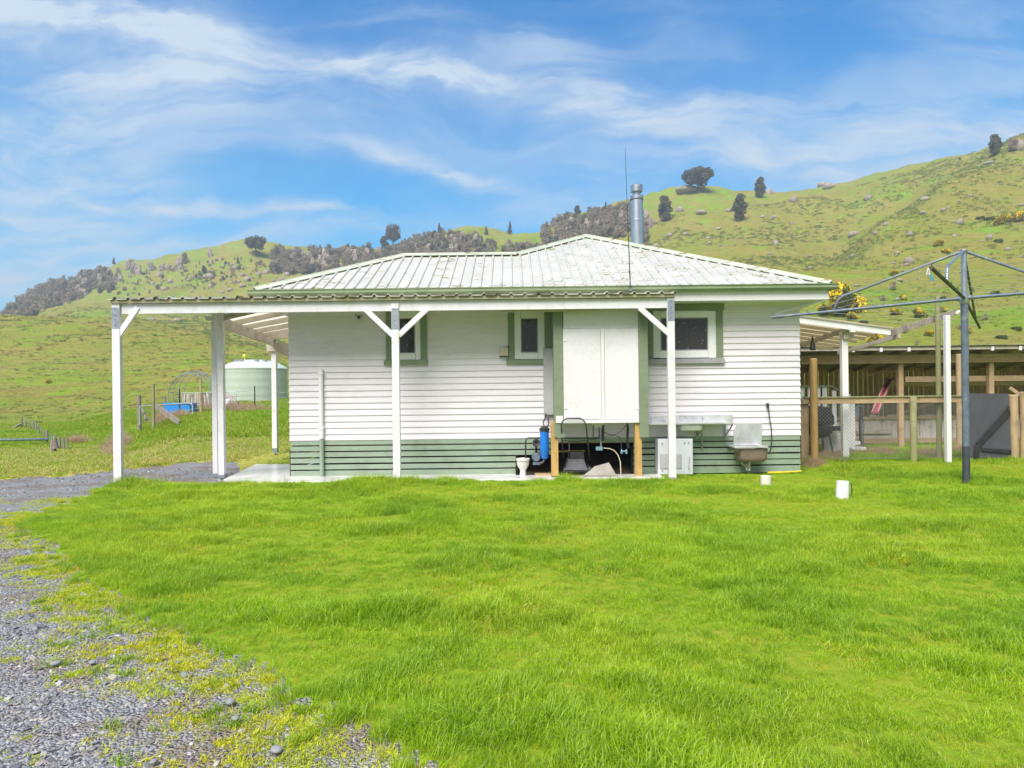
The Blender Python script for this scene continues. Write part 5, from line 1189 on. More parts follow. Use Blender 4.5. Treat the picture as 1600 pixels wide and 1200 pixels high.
# porch with pickets
po_ = thing('porch_steps', 'white picket porch rail with a green handrail and steps', 'porch', (6.6, 16.2, 0))
Yq = 15.9
m_ = MB(); a, b, c = P_(1240, 604, Yq), P_(1298, 603, Yq), P_(1324, 617, Yq); m_.bar(a, b, .07, .04); m_.bar(b, c+(c-b)*.2, .07, .04); m_.each('handrail', M['greenlt'], po_, .003)
for px0, px1, yt, yb in ((1250, 1257, 604, 690), (1263, 1270, 604, 690), (1276, 1282.5, 604, 690), (1286, 1293, 604, 690), (1301, 1307.5, 610, 690), (1314, 1320.5, 617, 690)):
    m_ = MB(); m_.pbox(px0, yt, px1, yb, Yq, .025); m_.build('picket', M['whitepaint'], po_, .002)
for px0, px1, yt, yb, Y_ in ((1322.5, 1329.5, 616, 700, 15.7), (1330, 1336.5, 624, 702, 15.68)): m_ = MB(); m_.pbox(px0, yt, px1, yb, Y_, .05); m_.build('newel', M['whitepaint'], po_, .003)
m_ = MB(); m_.pbox(1288, 677, 1322, 706, Yq+.03, .05); m_.pbox(1252, 666, 1285, 674, Yq+.03, .6); m_.each('stringer', M['whitepaint'], po_, .003)
m_ = MB()
for k in range(3): m_.pbox(1322, 699-k*9, 1354-k*9, 704-k*9, Yq+.05, .9)
m_.each('tread', M['whitepaint'], po_, .004)
m_ = MB(); m_.pbox(1210, 676, 1288, 679, Yq+.1, 1.8); m_.build('deck', M['cream_timber'], po_)
# barbecue under its cover
f = thing('barbecue', 'black kettle barbecue on thin legs behind the chain-link by the house', 'barbecue', P_(1285, 705, 15.6))
c = P_(1281, 665, 15.6); m_ = MB(); m_.lathe([(.10, -.28), (.22, -.22), (.27, -.12), (.28, 0)], 20, tuple(c)); m_.build('bowl', M['black'], f, smooth=True)
m_ = MB(); m_.prism([c+Vector(q_) for q_ in ((-.26, -.2, .02), (.26, -.2, .02), (.25, -.2, .22), (.15, -.2, .42), (-.15, -.2, .46), (-.25, -.2, .34))], (0, .42, 0)); m_.build('lid', M['black'], f, .03)
for dx, dy in ((-.14, -.12), (.16, -.12), (-.1, .15), (.12, .15)): m_ = MB(); m_.tube([c+Vector((dx, dy, -.2)), Vector((c.x+dx*1.5, c.y+dy*1.3, .0))], .02, 6); m_.build('leg', M['black'], f)
m_ = MB(); m_.box(c.x+.25, c.x+.52, 15.5, 15.8, c.z-.12, c.z-.02); m_.build('side_shelf', M['black'], f, .01)
# grey frame (mesh door)
f = thing('mesh_yard_door', 'narrow dark framed mesh door standing in the yard', 'mesh door', P_(1343, 700, 16.6))
for x_, wd, mm in ((1345, 3.4, 'darkpipe'), (1349.6, .9, 'galv')): m_ = MB(); m_.pbox(x_-wd/2, 635, x_+wd/2, 696, 16.6, .04); m_.build('stile', M[mm], f)
m_ = MB(); m_.pbox(1336, 634, 1350, 635.5, 16.6, .04); m_.pbox(1336, 637, 1343, 650, 16.61, .02); m_.each('head_rail', M['galv'], f)
# ================================================================== LEFT SIDE: TANK, PEN, FENCES
tp = hit(398, 629, 30); Yt = 37.0; cx = (unroll(397.5, 600)[0]-800)/F*Yt; rT = 49.5/F*Yt
gzT = tz(cx, Yt); zTop = P_(398, 575.0, Yt-rT).z
tk = thing('water_tank', 'large round sage green water tank with a pale domed lid', 'water tank', (cx, Yt, gzT))
m_ = MB(); nn = 22; prof = []
for i in range(nn): z = gzT-.4+(zTop-gzT+.4)*i/(nn-1); prof.append((rT+(.0 if i % 4 else .012), z))
m_.lathe(prof, 56, (cx, Yt, 0)); m_.build('body', M['tank'], tk, smooth=True)
m_ = MB(); zAp = P_(395, 562, Yt).z; m_.lathe([(rT*1.015, zTop-.03), (rT*1.02, zTop+.03), (rT*.93, zTop+(zAp-zTop)*.30), (rT*.75, zTop+(zAp-zTop)*.62), (rT*.5, zTop+(zAp-zTop)*.86), (rT*.25, zTop+(zAp-zTop)*.97), (.02, zAp)], 56, (cx, Yt, 0))
rf_ = m_.build('roof', M['tankroof'], tk, smooth=True)
m_ = MB()
for a in (4.1, 4.45, 5.2, 5.6):
    for k in (.62,): 
        p = Vector((cx+rT*k*math.cos(a), Yt+rT*k*math.sin(a), zTop+(zAp-zTop)*.80)); m_.lathe([(.16, -.03), (.16, .05), (.05, .07)], 10, tuple(p), .8, .5)
m_.each('lifting_lug', M['vent'], rf_)
m_ = MB(); q = P_(382, 556, Yt-.5); m_.tube([(q.x, q.y, zAp-.15), (q.x, q.y, q.z)], .02, 6); m_.lathe([(.02, -.09), (.09, -.04), (.09, .04), (.02, .09)], 12, tuple(q)); m_.build('level_gauge', M['gold'], rf_)
def gpost(px, ytop, ybot, wpx, mm, name=None, parent=None, lean=(0, 0), ymin=14, Y=None, label=None, cat=None, group=None, sq=False):
    p = hit(px, ybot, ymin) if Y is None else Vector((((unroll(px, ybot)[0]-800)/F*Y), Y, tz((unroll(px, ybot)[0]-800)/F*Y, Y)))
    zt_ = P_(px, ytop, p.y).z; r_ = max(wpx/2/F*p.y, .012); m_ = MB()
    m_.tube([p+Vector((0, 0, -.15)), p+(Vector((lean[0], lean[1], zt_-p.z)))*.5, Vector((p.x+lean[0], p.y+lean[1], zt_))], [r_*1.05, r_, r_*.92], 8)
    if parent is not None: return m_.build(name, M[mm], parent, smooth=True), p, zt_
    return one(m_, name, M[mm], label, cat, p, smooth=True, group=group), p, zt_
# near pen: gate, hoops, blue tub
pf = thing('yard_wire_fence', 'wire fence with wooden and steel posts along the top of the bank', 'fence', hit(330, 640))
anch = []
for px, yt, yb, wd, mm in ((240.5, 600, 668, 4.6, 'moss_timber'), (258, 620, 637, 3.2, 'grey_timber'), (281, 608, 645, 1.8, 'black'), (314.5, 592, 652, 4.4, 'timber'), (372.5, 626, 645, 2.4, 'grey_timber'), (398.5, 603, 643, 1.9, 'black')):
    o, p, zt_ = gpost(px, yt, yb, wd, mm, 'post', pf, Y={240.5: 25.6, 258: 30, 281: 28.5, 314.5: 28.8, 372.5: 29.5, 398.5: 29.8}[px]); 
    if px != 258: anch.append((p, zt_))
m_ = MB()
for (p, z0_), (q, z1_) in zip(anch[:-1], anch[1:]):
    for k in (.25, .45, .65, .85): m_.tube([Vector((p.x, p.y, p.z+k*1.0)), Vector((q.x, q.y, q.z+k*1.0))], .006, 4)
p, _ = anch[-1]
for k in (.25, .45, .65, .85): m_.tube([Vector((p.x, p.y, p.z+k)), Vector((p.x+6, p.y+.5, tz(p.x+6, p.y+.5)+k))], .006, 4)
m_.build('wire', M['wire'], pf)
m_ = MB(); a, b = P_(244, 634, 25.5), P_(281, 661, 24.6); m_.bar(a, b, .06, .18); m_.build('brace_plank', M['grey_timber'], pf, .004)
gpost(218.5, 617, 664, 6.0, 'grey_timber', 'gate_post', None, Y=26.4, label='thick dark old post at the left end of the pipe gate', cat='post', lean=(-.02, 0))
gt = thing('pipe_gate', 'pale bent pipe gate with wire between the two leaning posts', 'gate', P_(240, 660, 26.2)); Yg = 26.1; Yg2 = 27.4
m_ = MB(); m_.tube([P_(218.5, 664, Yg), P_(218, 640, Yg), P_(218.6, 636, Yg), P_(221, 634.5, Yg), P_(255, 632.5, Yg+.5), P_(296, 630, Yg2), P_(300, 631, Yg2), P_(301, 635, Yg2), P_(301, 648, Yg2)], .022, 8); m_.tube([P_(238.5, 634, Yg+.2), P_(238.5, 662, Yg+.2)], .018, 6); m_.build('pipe_frame', M['steel'], gt, smooth=True)
m_ = MB()
for k in range(4): m_.tube([P_(219, 640+k*6.5, Yg), P_(238, 639.5+k*6.3, Yg+.2)], .006, 4)
for k in range(3): m_.tube([P_(223+k*5, 635, Yg), P_(223+k*5, 662, Yg)], .005, 4)
m_.build('gate_wire', M['wire'], gt)
m_ = MB(); m_.tube([P_(222, 638, 27), P_(229, 656, 26.3)], .05, 8); one(m_, 'leaning_stick', M['grey_timber'], 'dark stick propped against the old gate post', 'stick', P_(229, 656, 26.3))
tb = thing('blue_trough', 'bright blue plastic trough inside the pen', 'trough', P_(275, 642, 29)); m_ = MB(); x0_, x1_ = P_(256, 636, 29).x, P_(297, 636, 29).x; z0_, z1_ = P_(276, 645, 29).z, P_(276, 629.5, 29).z
m_.box(x0_, x1_, 29, 29.7, z0_-.3, z1_-.05); m_.build('body', M['bluetub'], tb, .03)
m_ = MB(); m_.box(x0_-.04, x1_+.04, 28.96, 29.74, z1_-.048, z1_); m_.build('rim', M['bluetub'], tb, .01)
hp = thing('hoop_frame', 'row of bent pipe hoops over the garden pen', 'hoop frame', P_(300, 640, 31))
for k, (xl, xr, yt) in enumerate(((262.5, 329, 584), (270.5, 333, 581), (279, 337, 580), (287, 341, 584))):
    Y_ = 31+k*1.0; pts = []
    for i in range(17):
        a = math.pi*i/16; pts.append(P_((xl+xr)/2-(xr-xl)/2*math.cos(a), 622-(622-yt)*math.sin(a)**.8 if 0 < i < 16 else 622, Y_))
    pts = [Vector((pts[0].x, pts[0].y, pts[0].z-.9))]+pts+[Vector((pts[-1].x, pts[-1].y, pts[-1].z-.9))]
    m_ = MB(); m_.tube(pts, .022, 6); m_.build('hoop', M['galv'], hp, smooth=True)
m_ = MB(); m_.tube([P_(296, 580.5, 31), P_(310, 580, 34)], .018, 6); m_.tube([P_(263, 613, 31), P_(288, 614, 34)], .018, 6); m_.build('ridge_bar', M['galv'], hp)
pl = thing('paling_screen', 'low ragged screen of grey sticks and netting by the tank', 'screen', P_(330, 640, 32)); r = random.Random(4); m_ = MB()
for (xa__, xb__) in ((286, 331), (350, 370)):
    x = xa__
    while x < xb__:
        Y_ = 32+r.uniform(-.1, .1); q = P_(x, 625, Y_); m_.bar((q.x, Y_, P_(x, 634, Y_).z), (q.x+r.uniform(-.05, .05), Y_, P_(x, 613+r.uniform(-1.5, 3.5), Y_).z), .03+r.random()*.03, .03); x += r.uniform(1.4, 3.0)
m_.build('stick', M['palings'], pl)
m_ = MB(); q0, q1 = P_(286, 614, 32.1), P_(371, 612, 32.1); m_.tube([q0, q1], .015, 5); m_.tube([P_(286, 622, 32.1), P_(371, 620, 32.1)], .015, 5); m_.build('wire', M['wire'], pl)
m_ = MB(); q = P_(356.5, 629, 31.2); m_.lathe([(.12, -.2), (.14, .0), (.13, .12), (.05, .16)], 14, tuple(q)); one(m_, 'white_container', M['whitepaint'], 'small white container in the grass below the tank', 'container', q, smooth=True)
# far left: old post-and-wire fence
ff = thing('old_paddock_fence', 'old paddock fence of thin weathered posts running into the dip', 'fence', hit(75, 695))
pts = []
for px, yt, yb, wd in ((34.5, 651, 668, 3), (41, 656, 668, 1.6), (47, 656, 670, 1.6), (53, 657, 672, 1.8), (56.5, 658, 675, 2.2), (61, 664, 680, 1.5), (69, 671, 683, 1.6), (93.5, 683, 702, 4), (100, 684, 702, 2.4), (106, 686, 702, 2.0)):
    o, p, z_ = gpost(px, yt, yb, wd, 'grey_timber', 'post', ff); pts.append((p, z_))
for px, yt, yb, wd in ((111, 683, 694, 1.2), (118, 680, 690, 1.6), (122, 681, 690, 1.2), (127, 681, 689, 1.2), (132.5, 680, 688, 1.5), (138, 679, 688, 1.8)): o, p, z_ = gpost(px, yt, yb, wd, 'timber', 'post', ff)
m_ = MB()
for (p, z0_), (q, z1_) in zip(pts[:-1], pts[1:]):
    for k in (.35, .6, .85): m_.tube([Vector((p.x, p.y, p.z+(z0_-p.z)*k)), Vector((q.x, q.y, q.z+(z1_-q.z)*k))], .007, 4)
m_.build('wire', M['wire'], ff)
m_ = MB(); a, b = hit(17, 671), P_(32.5, 662.5, hit(34, 668).y); m_.bar(a, b, .09, .09); m_.build('stay', M['grey_timber'], ff)
gpost(74, 673, 696, 3.8, 'grey_timber', 'strainer_post', None, label='dark straight post holding the white rail', cat='post')
o, p, z_ = gpost(83.5, 688, 708, 8.5, 'grey_timber', 'tree_stump', None, label='thick pale stump with a snag rising from its right side', cat='stump'); 
m_ = MB(); q = P_(86, 690, p.y); m_.tube([q+Vector((.02, 0, -.2)), q, P_(86, 680, p.y)], [.09, .06, .03], 7); m_.build('snag', M['grey_timber'], o)
m_ = MB(); q = hit(74, 696); m_.tube([P_(-40, 688, q.y-1.5), P_(20, 687.3, q.y-1), P_(76, 686.3, q.y)], .045, 8); one(m_, 'white_rail', M['galv'], 'long pale pipe rail crossing the paddock at the far left', 'rail', q, smooth=True)
m_ = MB(); q = hit(45, 713, 14)
#@@PART5
# ================================================================== TREES, SCRUB, ROCKS
def leafmat(name, a, b_, c):
    m = bpy.data.materials.new(name); m.use_nodes = True; t = NT(m.node_tree); b = t.n['Principled BSDF']
    p = t.n.new('ShaderNodeNewGeometry').outputs['Position']; oi = t.n.new('ShaderNodeObjectInfo').outputs['Random']
    n = t.noise(p, .8, 3, .6); col = t.mix(t.step(n, .35, .65), a, b_); col = t.mix(t.math('MULTIPLY', t.step(oi, .5, 1.0), .7), col, c)
    t.l.new(col, b.inputs['Base Color']); b.inputs['Roughness'].default_value = .9; b.inputs['Specular IOR Level'].default_value = .15
    return m
M['leaf'] = leafmat('dark_evergreen_leaf', (.085, .10, .05), (.13, .13, .07), (.125, .11, .075))
M['scrub'] = leafmat('brown_scrub_leaf', (.36, .285, .21), (.24, .225, .14), (.44, .35, .27))
M['gorse'] = leafmat('gorse_flower', (.85, .62, .02), (.76, .52, .015), (.62, .48, .02))
M['gorseg'] = leafmat('gorse_green', (.10, .14, .03), (.07, .10, .025), (.13, .14, .04))
M['bark'] = mat('tree_bark', (.13, .10, .08), (.08, .06, .05), 4, .9, .4)
def rockmat():
    m = bpy.data.materials.new('lichened_rock'); m.use_nodes = True; t = NT(m.node_tree); b = t.n['Principled BSDF']
    p = t.n.new('ShaderNodeNewGeometry').outputs['Position']
    n = t.noise(p, .6, 6, .65, .4); n2 = t.noise(p, 2.5, 5, .7)
    col = t.mix(t.step(n, .38, .62), (.40, .35, .29), (.28, .235, .195)); col = t.mix(t.math('MULTIPLY', t.step(n2, .5, .75), .6), col, (.10, .09, .07))
    nz = t.sep(t.n.new('ShaderNodeNewGeometry').outputs['Normal'])[2]
    col = t.mix(t.math('MULTIPLY', t.step(t.math('ADD', nz, t.math('MULTIPLY', n2, .4)), 1.0, 1.25), .8), col, (.17, .22, .05))
    t.l.new(col, b.inputs['Base Color']); b.inputs['Roughness'].default_value = .95; t.l.new(t.bump(n2, .8, .4), b.inputs['Normal']); return m
M['rock'] = rockmat()
def crown_mesh(name, mt, shape, n, leaf, seed, hgt=1.0, wid=1.0, gap=.25):
    """many small leaf faces spread through lobes; unit tree: height 1, crown width about wid"""
    g = np.random.default_rng(seed); lobes = []
    if shape == 'round':
        for i in range(44):
            a = g.uniform(0, 6.28); q = .36*math.sqrt(g.random())*wid; z = .62+g.uniform(-.28, .22); k = 1-abs(z-.60)*1.6; lobes.append((q*math.cos(a)*k*1.15, q*math.sin(a)*k*1.15, z, g.uniform(.09, .17)*wid))
    elif shape == 'cone':
        for i in range(38):
            z = g.uniform(.08, .95); a = g.uniform(0, 6.28); q = (1-z)*.30*wid*g.uniform(.3, 1); lobes.append((q*math.cos(a), q*math.sin(a), z, (.05+.11*(1-z))*wid))
    elif shape == 'oval':
        for i in range(38):
            z = g.uniform(.12, .88); a = g.uniform(0, 6.28); q = math.sin(math.pi*min(1, z*.9+.1))*.28*wid*g.uniform(.2, 1); lobes.append((q*math.cos(a), q*math.sin(a), z, g.uniform(.08, .14)*wid))
    else:
        for i in range(14):
            a = g.uniform(0, 6.28); q = .42*wid*math.sqrt(g.random()); z = .35*g.uniform(.5, 1.6)*(1-q/wid*.9); lobes.append((q*math.cos(a), q*math.sin(a), z, g.uniform(.13, .24)))
    L = np.array(lobes); k = g.integers(0, len(L), n); d = g.normal(size=(n, 3)); d /= np.linalg.norm(d, axis=1)[:, None]
    rr_ = g.uniform(.55, 1.08, n)**.6; P = L[k, :3]+d*(L[k, 3]*rr_)[:, None]*np.array([1, 1, .85]); P[:, 2] = np.maximum(P[:, 2], .01)
    u_ = g.normal(size=(n, 3)); u_ /= np.linalg.norm(u_, axis=1)[:, None]; w_ = np.cross(u_, d+g.normal(size=(n, 3))*.5); w_ /= np.linalg.norm(w_, axis=1)[:, None]+1e-9
    s = leaf*g.uniform(.6, 1.4, n)[:, None]; V = np.concatenate([P-u_*s, P+w_*s*.8, P+u_*s, P-w_*s*.8], 1).reshape(-1, 3)
    me = bpy.data.meshes.new(name); Fc = np.arange(n*4).reshape(-1, 4); me.from_pydata(V.tolist(), [], Fc.tolist()); me.update(); me.materials.append(mt); return me
def trunk_mesh(name, h, r0, seed):
    r = random.Random(seed); m_ = MB(); pts = [Vector((0, 0, -.06))]; 
    for i in range(1, 6): pts.append(Vector((r.uniform(-.02, .02), r.uniform(-.02, .02), h*i/5)))
    m_.tube(pts, [r0*1.4, r0, r0*.85, r0*.6, r0*.4, r0*.2], 8)
    for i in range(7):
        z = h*r.uniform(.35, .9); a = r.random()*6.28; L_ = r.uniform(.12, .26); m_.tube([Vector((0, 0, z)), Vector((L_*.5*math.cos(a), L_*.5*math.sin(a), z+L_*.45)), Vector((L_*math.cos(a), L_*math.sin(a), z+L_*.7))], [r0*.45, r0*.3, r0*.1], 5)
    me = bpy.data.meshes.new(name); me.from_pydata([tuple(p) for p in m_.v], [], m_.f); me.update(); me.materials.append(M['bark']); return me
CR = {'round': crown_mesh('crown_round', M['leaf'], 'round', 7000, .024, 1), 'round2': crown_mesh('crown_round_b', M['leaf'], 'round', 6500, .022, 8, wid=1.1), 'cone': crown_mesh('crown_cone', M['leaf'], 'cone', 4500, .022, 2),
      'oval': crown_mesh('crown_oval', M['leaf'], 'oval', 5500, .024, 3), 'oval2': crown_mesh('crown_oval_b', M['scrub'], 'oval', 4500, .024, 6, wid=1.15)}
TM = [trunk_mesh('trunk_a', .75, .030, 1), trunk_mesh('trunk_b', .8, .022, 2)]
def tree(px, pyb, hpx, wk, kind, label, cat='tree', group=None, ymin=45, name='hill_tree'):
    p = hit(px, pyb, ymin); h = hpx/F*p.y; root = thing(name, label, cat, p, group)
    root.scale = (h*wk, h*wk, h); root.rotation_euler = (0, 0, random.random()*6)
    for nm, me in (('crown', CR[kind]), ('trunk', TM[0 if 'round' in kind else 1])):
        o = bpy.data.objects.new(nm, me); COL.objects.link(o); o.parent = root
    return root
tree(1091, 302, 45, 1.12, 'round', 'broad round dark tree alone on the ridge above the rock slab', ymin=150)
tree(1188, 309, 34, .80, 'oval', 'small oval tree beside a pale boulder on the skyline', ymin=150)
tree(1039, 347, 43, .82, 'oval', 'dark oval tree on the slope just right of the flue', ymin=150)
tree(1157, 345, 42, .92, 'oval', 'dense dark tree on the slope below the ridge line', ymin=150)
tree(1555, 244, 36, .85, 'oval', 'loose dark tree on the skyline at the far right', ymin=150)
tree(400, 400, 34, 1.02, 'round', 'compact round dark tree on the skyline above the carport', ymin=200)
tree(615, 387, 38, .75, 'round2', 'taller airy tree of the pair above the left roof hip', ymin=200)
tree(600, 392, 25, .9, 'oval', 'shorter bushy tree of the pair above the left roof hip', ymin=200)
tree(687, 370, 22, .7, 'cone', 'pointed conifer on the wooded knoll left of the roof peak', ymin=200)
tree(797, 366, 21, .62, 'cone', 'small pointed conifer alone on the bare green knoll', ymin=200)
tree(760, 367, 15, .7, 'cone', 'little pointed tree at the right end of the wooded knoll', ymin=200)
tree(947, 336, 21, .7, 'cone', 'pointed tree at the top of the bluff left of the flue', ymin=200)
tree(902, 340, 20, .9, 'oval', 'bushy tree at the top of the bluff above the roof peak', ymin=200)
tree(178, 412, 12, .8, 'cone', 'tiny pointed tree on the far left ridge crest', ymin=250)
tree(62, 452, 13, .9, 'oval', 'dark tree on the low end of the far left ridge', ymin=250)
tree(128, 424, 11, .9, 'oval', 'dark tree at the top of the left cliff', ymin=250)
tree(289, 412, 18, .85, 'oval2', 'brown tree in the rocks midway along the left ridge', ymin=200)
tree(372, 412, 12, .8, 'cone', 'slim dark tree on the slope left of the round tree', ymin=200)
tree(437, 392, 12, .8, 'cone', 'small pointed tree right of the round skyline tree', ymin=200)
tree(545, 392, 12, .7, 'cone', 'small pointed tree on the scrubby cliff top', ymin=200)
tree(319, 428, 14, .8, 'oval', 'small dark tree low on the rocky slope above the carport beam', ymin=200)
tree(1582, 236, 22, 1.1, 'oval2', 'brown bush among the rocks at the right skyline', ymin=150)
tree(1500, 250, 5, 1.3, 'oval2', 'tiny shrub on the bare crest left of the far right tree', ymin=150)
# scrub belts along the cliffs
def proto(me, nm): return bpy.data.objects.new(nm, me)
SP = [proto(crown_mesh('sc1', M['scrub'], 'oval', 900, .032, 31), 'sc1'), proto(crown_mesh('sc2', M['scrub'], 'cone', 800, .032, 32), 'sc2'), proto(crown_mesh('sc3', M['scrub'], 'round', 900, .032, 33), 'sc3'), proto(crown_mesh('sc4', M['leaf'], 'oval', 900, .032, 34), 'sc4')]
def belt(name, line, thick, n, h0, h1, label, ymin=200, top=0):
    P = []; S_ = []; seg = [(line[i], line[i+1]) for i in range(len(line)-1)]; Ls = [math.dist(a, b) for a, b in seg]
    for _ in range(n):
        a, b = random.choices(seg, Ls)[0]; k = random.random(); x = a[0]+(b[0]-a[0])*k; y = a[1]+(b[1]-a[1])*k+random.uniform(0, thick) if not top else a[1]+(b[1]-a[1])*k+random.gauss(0, thick)
        if vnoise(np.array([x/9.0]), np.array([y/7.0+ymin]))[0] < .30: continue
        p = hit(x, y, ymin); h = random.uniform(h0, h1)/F*p.y*random.choice((.6, .8, 1, 1, 1.25)); P.append(tuple(p-Vector((0, 0, h*.12)))); S_.append((h*random.uniform(.9, 1.4), h*random.uniform(.9, 1.4), h))
    n = len(P); scatter(name, P, rots(n, .05), S_, rng.integers(0, 4, n), SP, (label, 'scrub'))
belt('cliff_scrub', [(4, 492), (40, 466), (70, 448), (110, 438), (150, 424), (185, 420)], 36, 900, 7, 15, 'dark scrub covering the low end of the far left ridge', 200)
belt('cliff_scrub', [(185, 422), (260, 412), (420, 402)], 44, 260, 3, 8, 'sparse brown scrub dotted over the left hillside', 200)
belt('cliff_scrub', [(425, 392), (480, 394), (560, 390), (610, 392)], 36, 800, 7, 14, 'grey brown scrub along the cliff left of the roof', 200)
belt('cliff_scrub', [(600, 398), (650, 372), (700, 366), (745, 372), (780, 388), (845, 388)], 36, 900, 7, 15, 'thick scrub on the knoll behind the left roof', 200)
belt('cliff_scrub', [(848, 360), (890, 340), (950, 330), (985, 322), (1010, 345)], 46, 1000, 8, 16, 'tall brown scrub on the bluff behind the roof peak', 190)
# rocks
def rock_mesh(name, seed, sx, sy, sz, cliff=False):
    import bmesh
    bm = bmesh.new(); bmesh.ops.create_icosphere(bm, subdivisions=4 if cliff else 3, radius=.5); g = random.Random(seed); o = g.uniform(0, 90)
    for v_ in bm.verts:
        c = v_.co; n = float(fbm(np.array([c.x*2.4+o]), np.array([c.y*2.4+c.z*2.1]), 3)[0]); n2 = float(fbm(np.array([c.z*5+o]), np.array([c.x*5-c.y*4]), 2)[0])
        q = c*(1+n*1.3+n2*.8)
        if cliff: col = float(fbm(np.array([c.x*5+o]), np.array([c.y*5+c.z*.8]), 3)[0]); q = Vector((q.x*(1+col*1.6), q.y*(1+col*1.6), c.z*(1+n*.8+n2*.5))); q.x = round(q.x*5)/5*.35+q.x*.65; q.z = round(q.z*4)/4*.35+q.z*.65; v_.co = Vector((q.x*sx, q.y*sy, q.z*sz))
    me = bpy.data.meshes.new(name); bm.to_mesh(me); bm.free(); me.materials.append(M['rock']); return me
RM = [rock_mesh('rk%d' % i, i, 1.3, 1, .8) for i in range(5)]; CM = [rock_mesh('cf%d' % i, 20+i, 1.1, .8, 1.6, True) for i in range(3)]
def rock(px, py, wpx, hk, label, ymin, group=None, cliff=False, name='boulder'):
    p = hit(px, py, ymin); s = wpx/F*p.y; me = (CM if cliff else RM)[random.randrange(3 if cliff else 5)]
    o = bpy.data.objects.new(name, me); COL.objects.link(o); o.location = p+Vector((0, 0, s*.08*hk)); o.scale = (s/1.3, s/1.3, s*hk/1.0); o.rotation_euler = (random.uniform(-.2, .2), random.uniform(-.2, .2), random.random()*6.28)
    ORG[o.name] = tuple(p); return tag(o, label, 'boulder' if not cliff else 'cliff', group)
for px, py, wp, hk, lb in ((1075, 299, 50, .30, 'long pale rock slab under the round ridge tree'), (1202, 303, 14, 1.1, 'pale upright boulder beside the oval skyline tree'), (1285, 268, 20, .6, 'grey boulder high on the right hill below the crest'), (1296, 294, 26, .5, 'wide dark outcrop on the right spur'),
        (1357, 310, 16, .7, 'square grey boulder on the right spur facing the hollow'), (1445, 312, 18, .6, 'pale boulder with a grassy cap on the right spur'), (1062, 330, 16, .9, 'brown rock face just below the oval tree by the flue'), (1096, 334, 22, .4, 'pair of low grey rocks on the open slope'),
        (1334, 368, 22, .55, 'long tilted boulder low on the spur above the clothes line'), (1420, 410, 18, .8, 'blocky pink grey boulder just above the clothes line arm'), (1546, 372, 12, .9, 'pale boulder near the yellow gorse at the right edge'), (1500, 350, 16, .8, 'grey boulder under the gorse patch on the right slope'),
        (1240, 314, 14, .9, 'leaning slab right of the oval skyline tree'), (1590, 232, 26, .9, 'tall brown rock outcrop at the right skyline'), (1546, 256, 22, .35, 'low flat rocks along the right crest')):
    rock(px, py, wp, hk, lb, 60)
r = random.Random(12)
for i in range(70):
    if i < 45: px = r.uniform(1250, 1600); py = 250+(1600-px)*.36+r.uniform(0, 150); ym = 60
    else: px = r.uniform(1010, 1300); py = r.uniform(315, 400); ym = 150
    if py < 300 and px < 1400: continue
    rock(px, py, r.choice((4, 5, 6, 8, 10, 13)), r.uniform(.35, .8), 'small weathered boulder half sunk in the grass of the right hillside', ym, 'boulders scattered over the right hillside')
for i in range(60):
    px = r.uniform(205, 470); py = 392+(470-px)*.10+r.uniform(8, 62); rock(px, py, r.choice((4, 5, 7, 9, 12, 14)), r.uniform(.4, .9), 'brown grey rock in the grass of the far left hillside', 200, 'rocks scattered over the left hillside')
rock(237, 513 if False else 500, 16, .5, 'pale flat rock at the foot of the far slope left of the carport knee brace', 200); rock(279, 502, 18, .45, 'pale flat rock at the foot of the far slope right of the knee brace', 200)
rr5 = random.Random(31)
for (x0, y0, x1, y1, n, wmin, wmax) in ((120, 462, 190, 432, 12, 8, 15), (190, 425, 330, 408, 12, 7, 13), (445, 412, 530, 416, 13, 8, 16), (530, 408, 600, 404, 8, 8, 14), (640, 390, 760, 382, 8, 8, 13), (885, 362, 985, 356, 9, 8, 14), (1000, 345, 1020, 350, 3, 9, 13)):
    for i in range(n):
        k = rr5.random(); rock(x0+(x1-x0)*k, y0+(y1-y0)*k+rr5.uniform(-12, 10), rr5.uniform(wmin, wmax), rr5.uniform(.9, 1.7), 'bare rock face showing through the scrub of the ridge', 190, 'rock faces along the ridge', True, 'cliff_face')
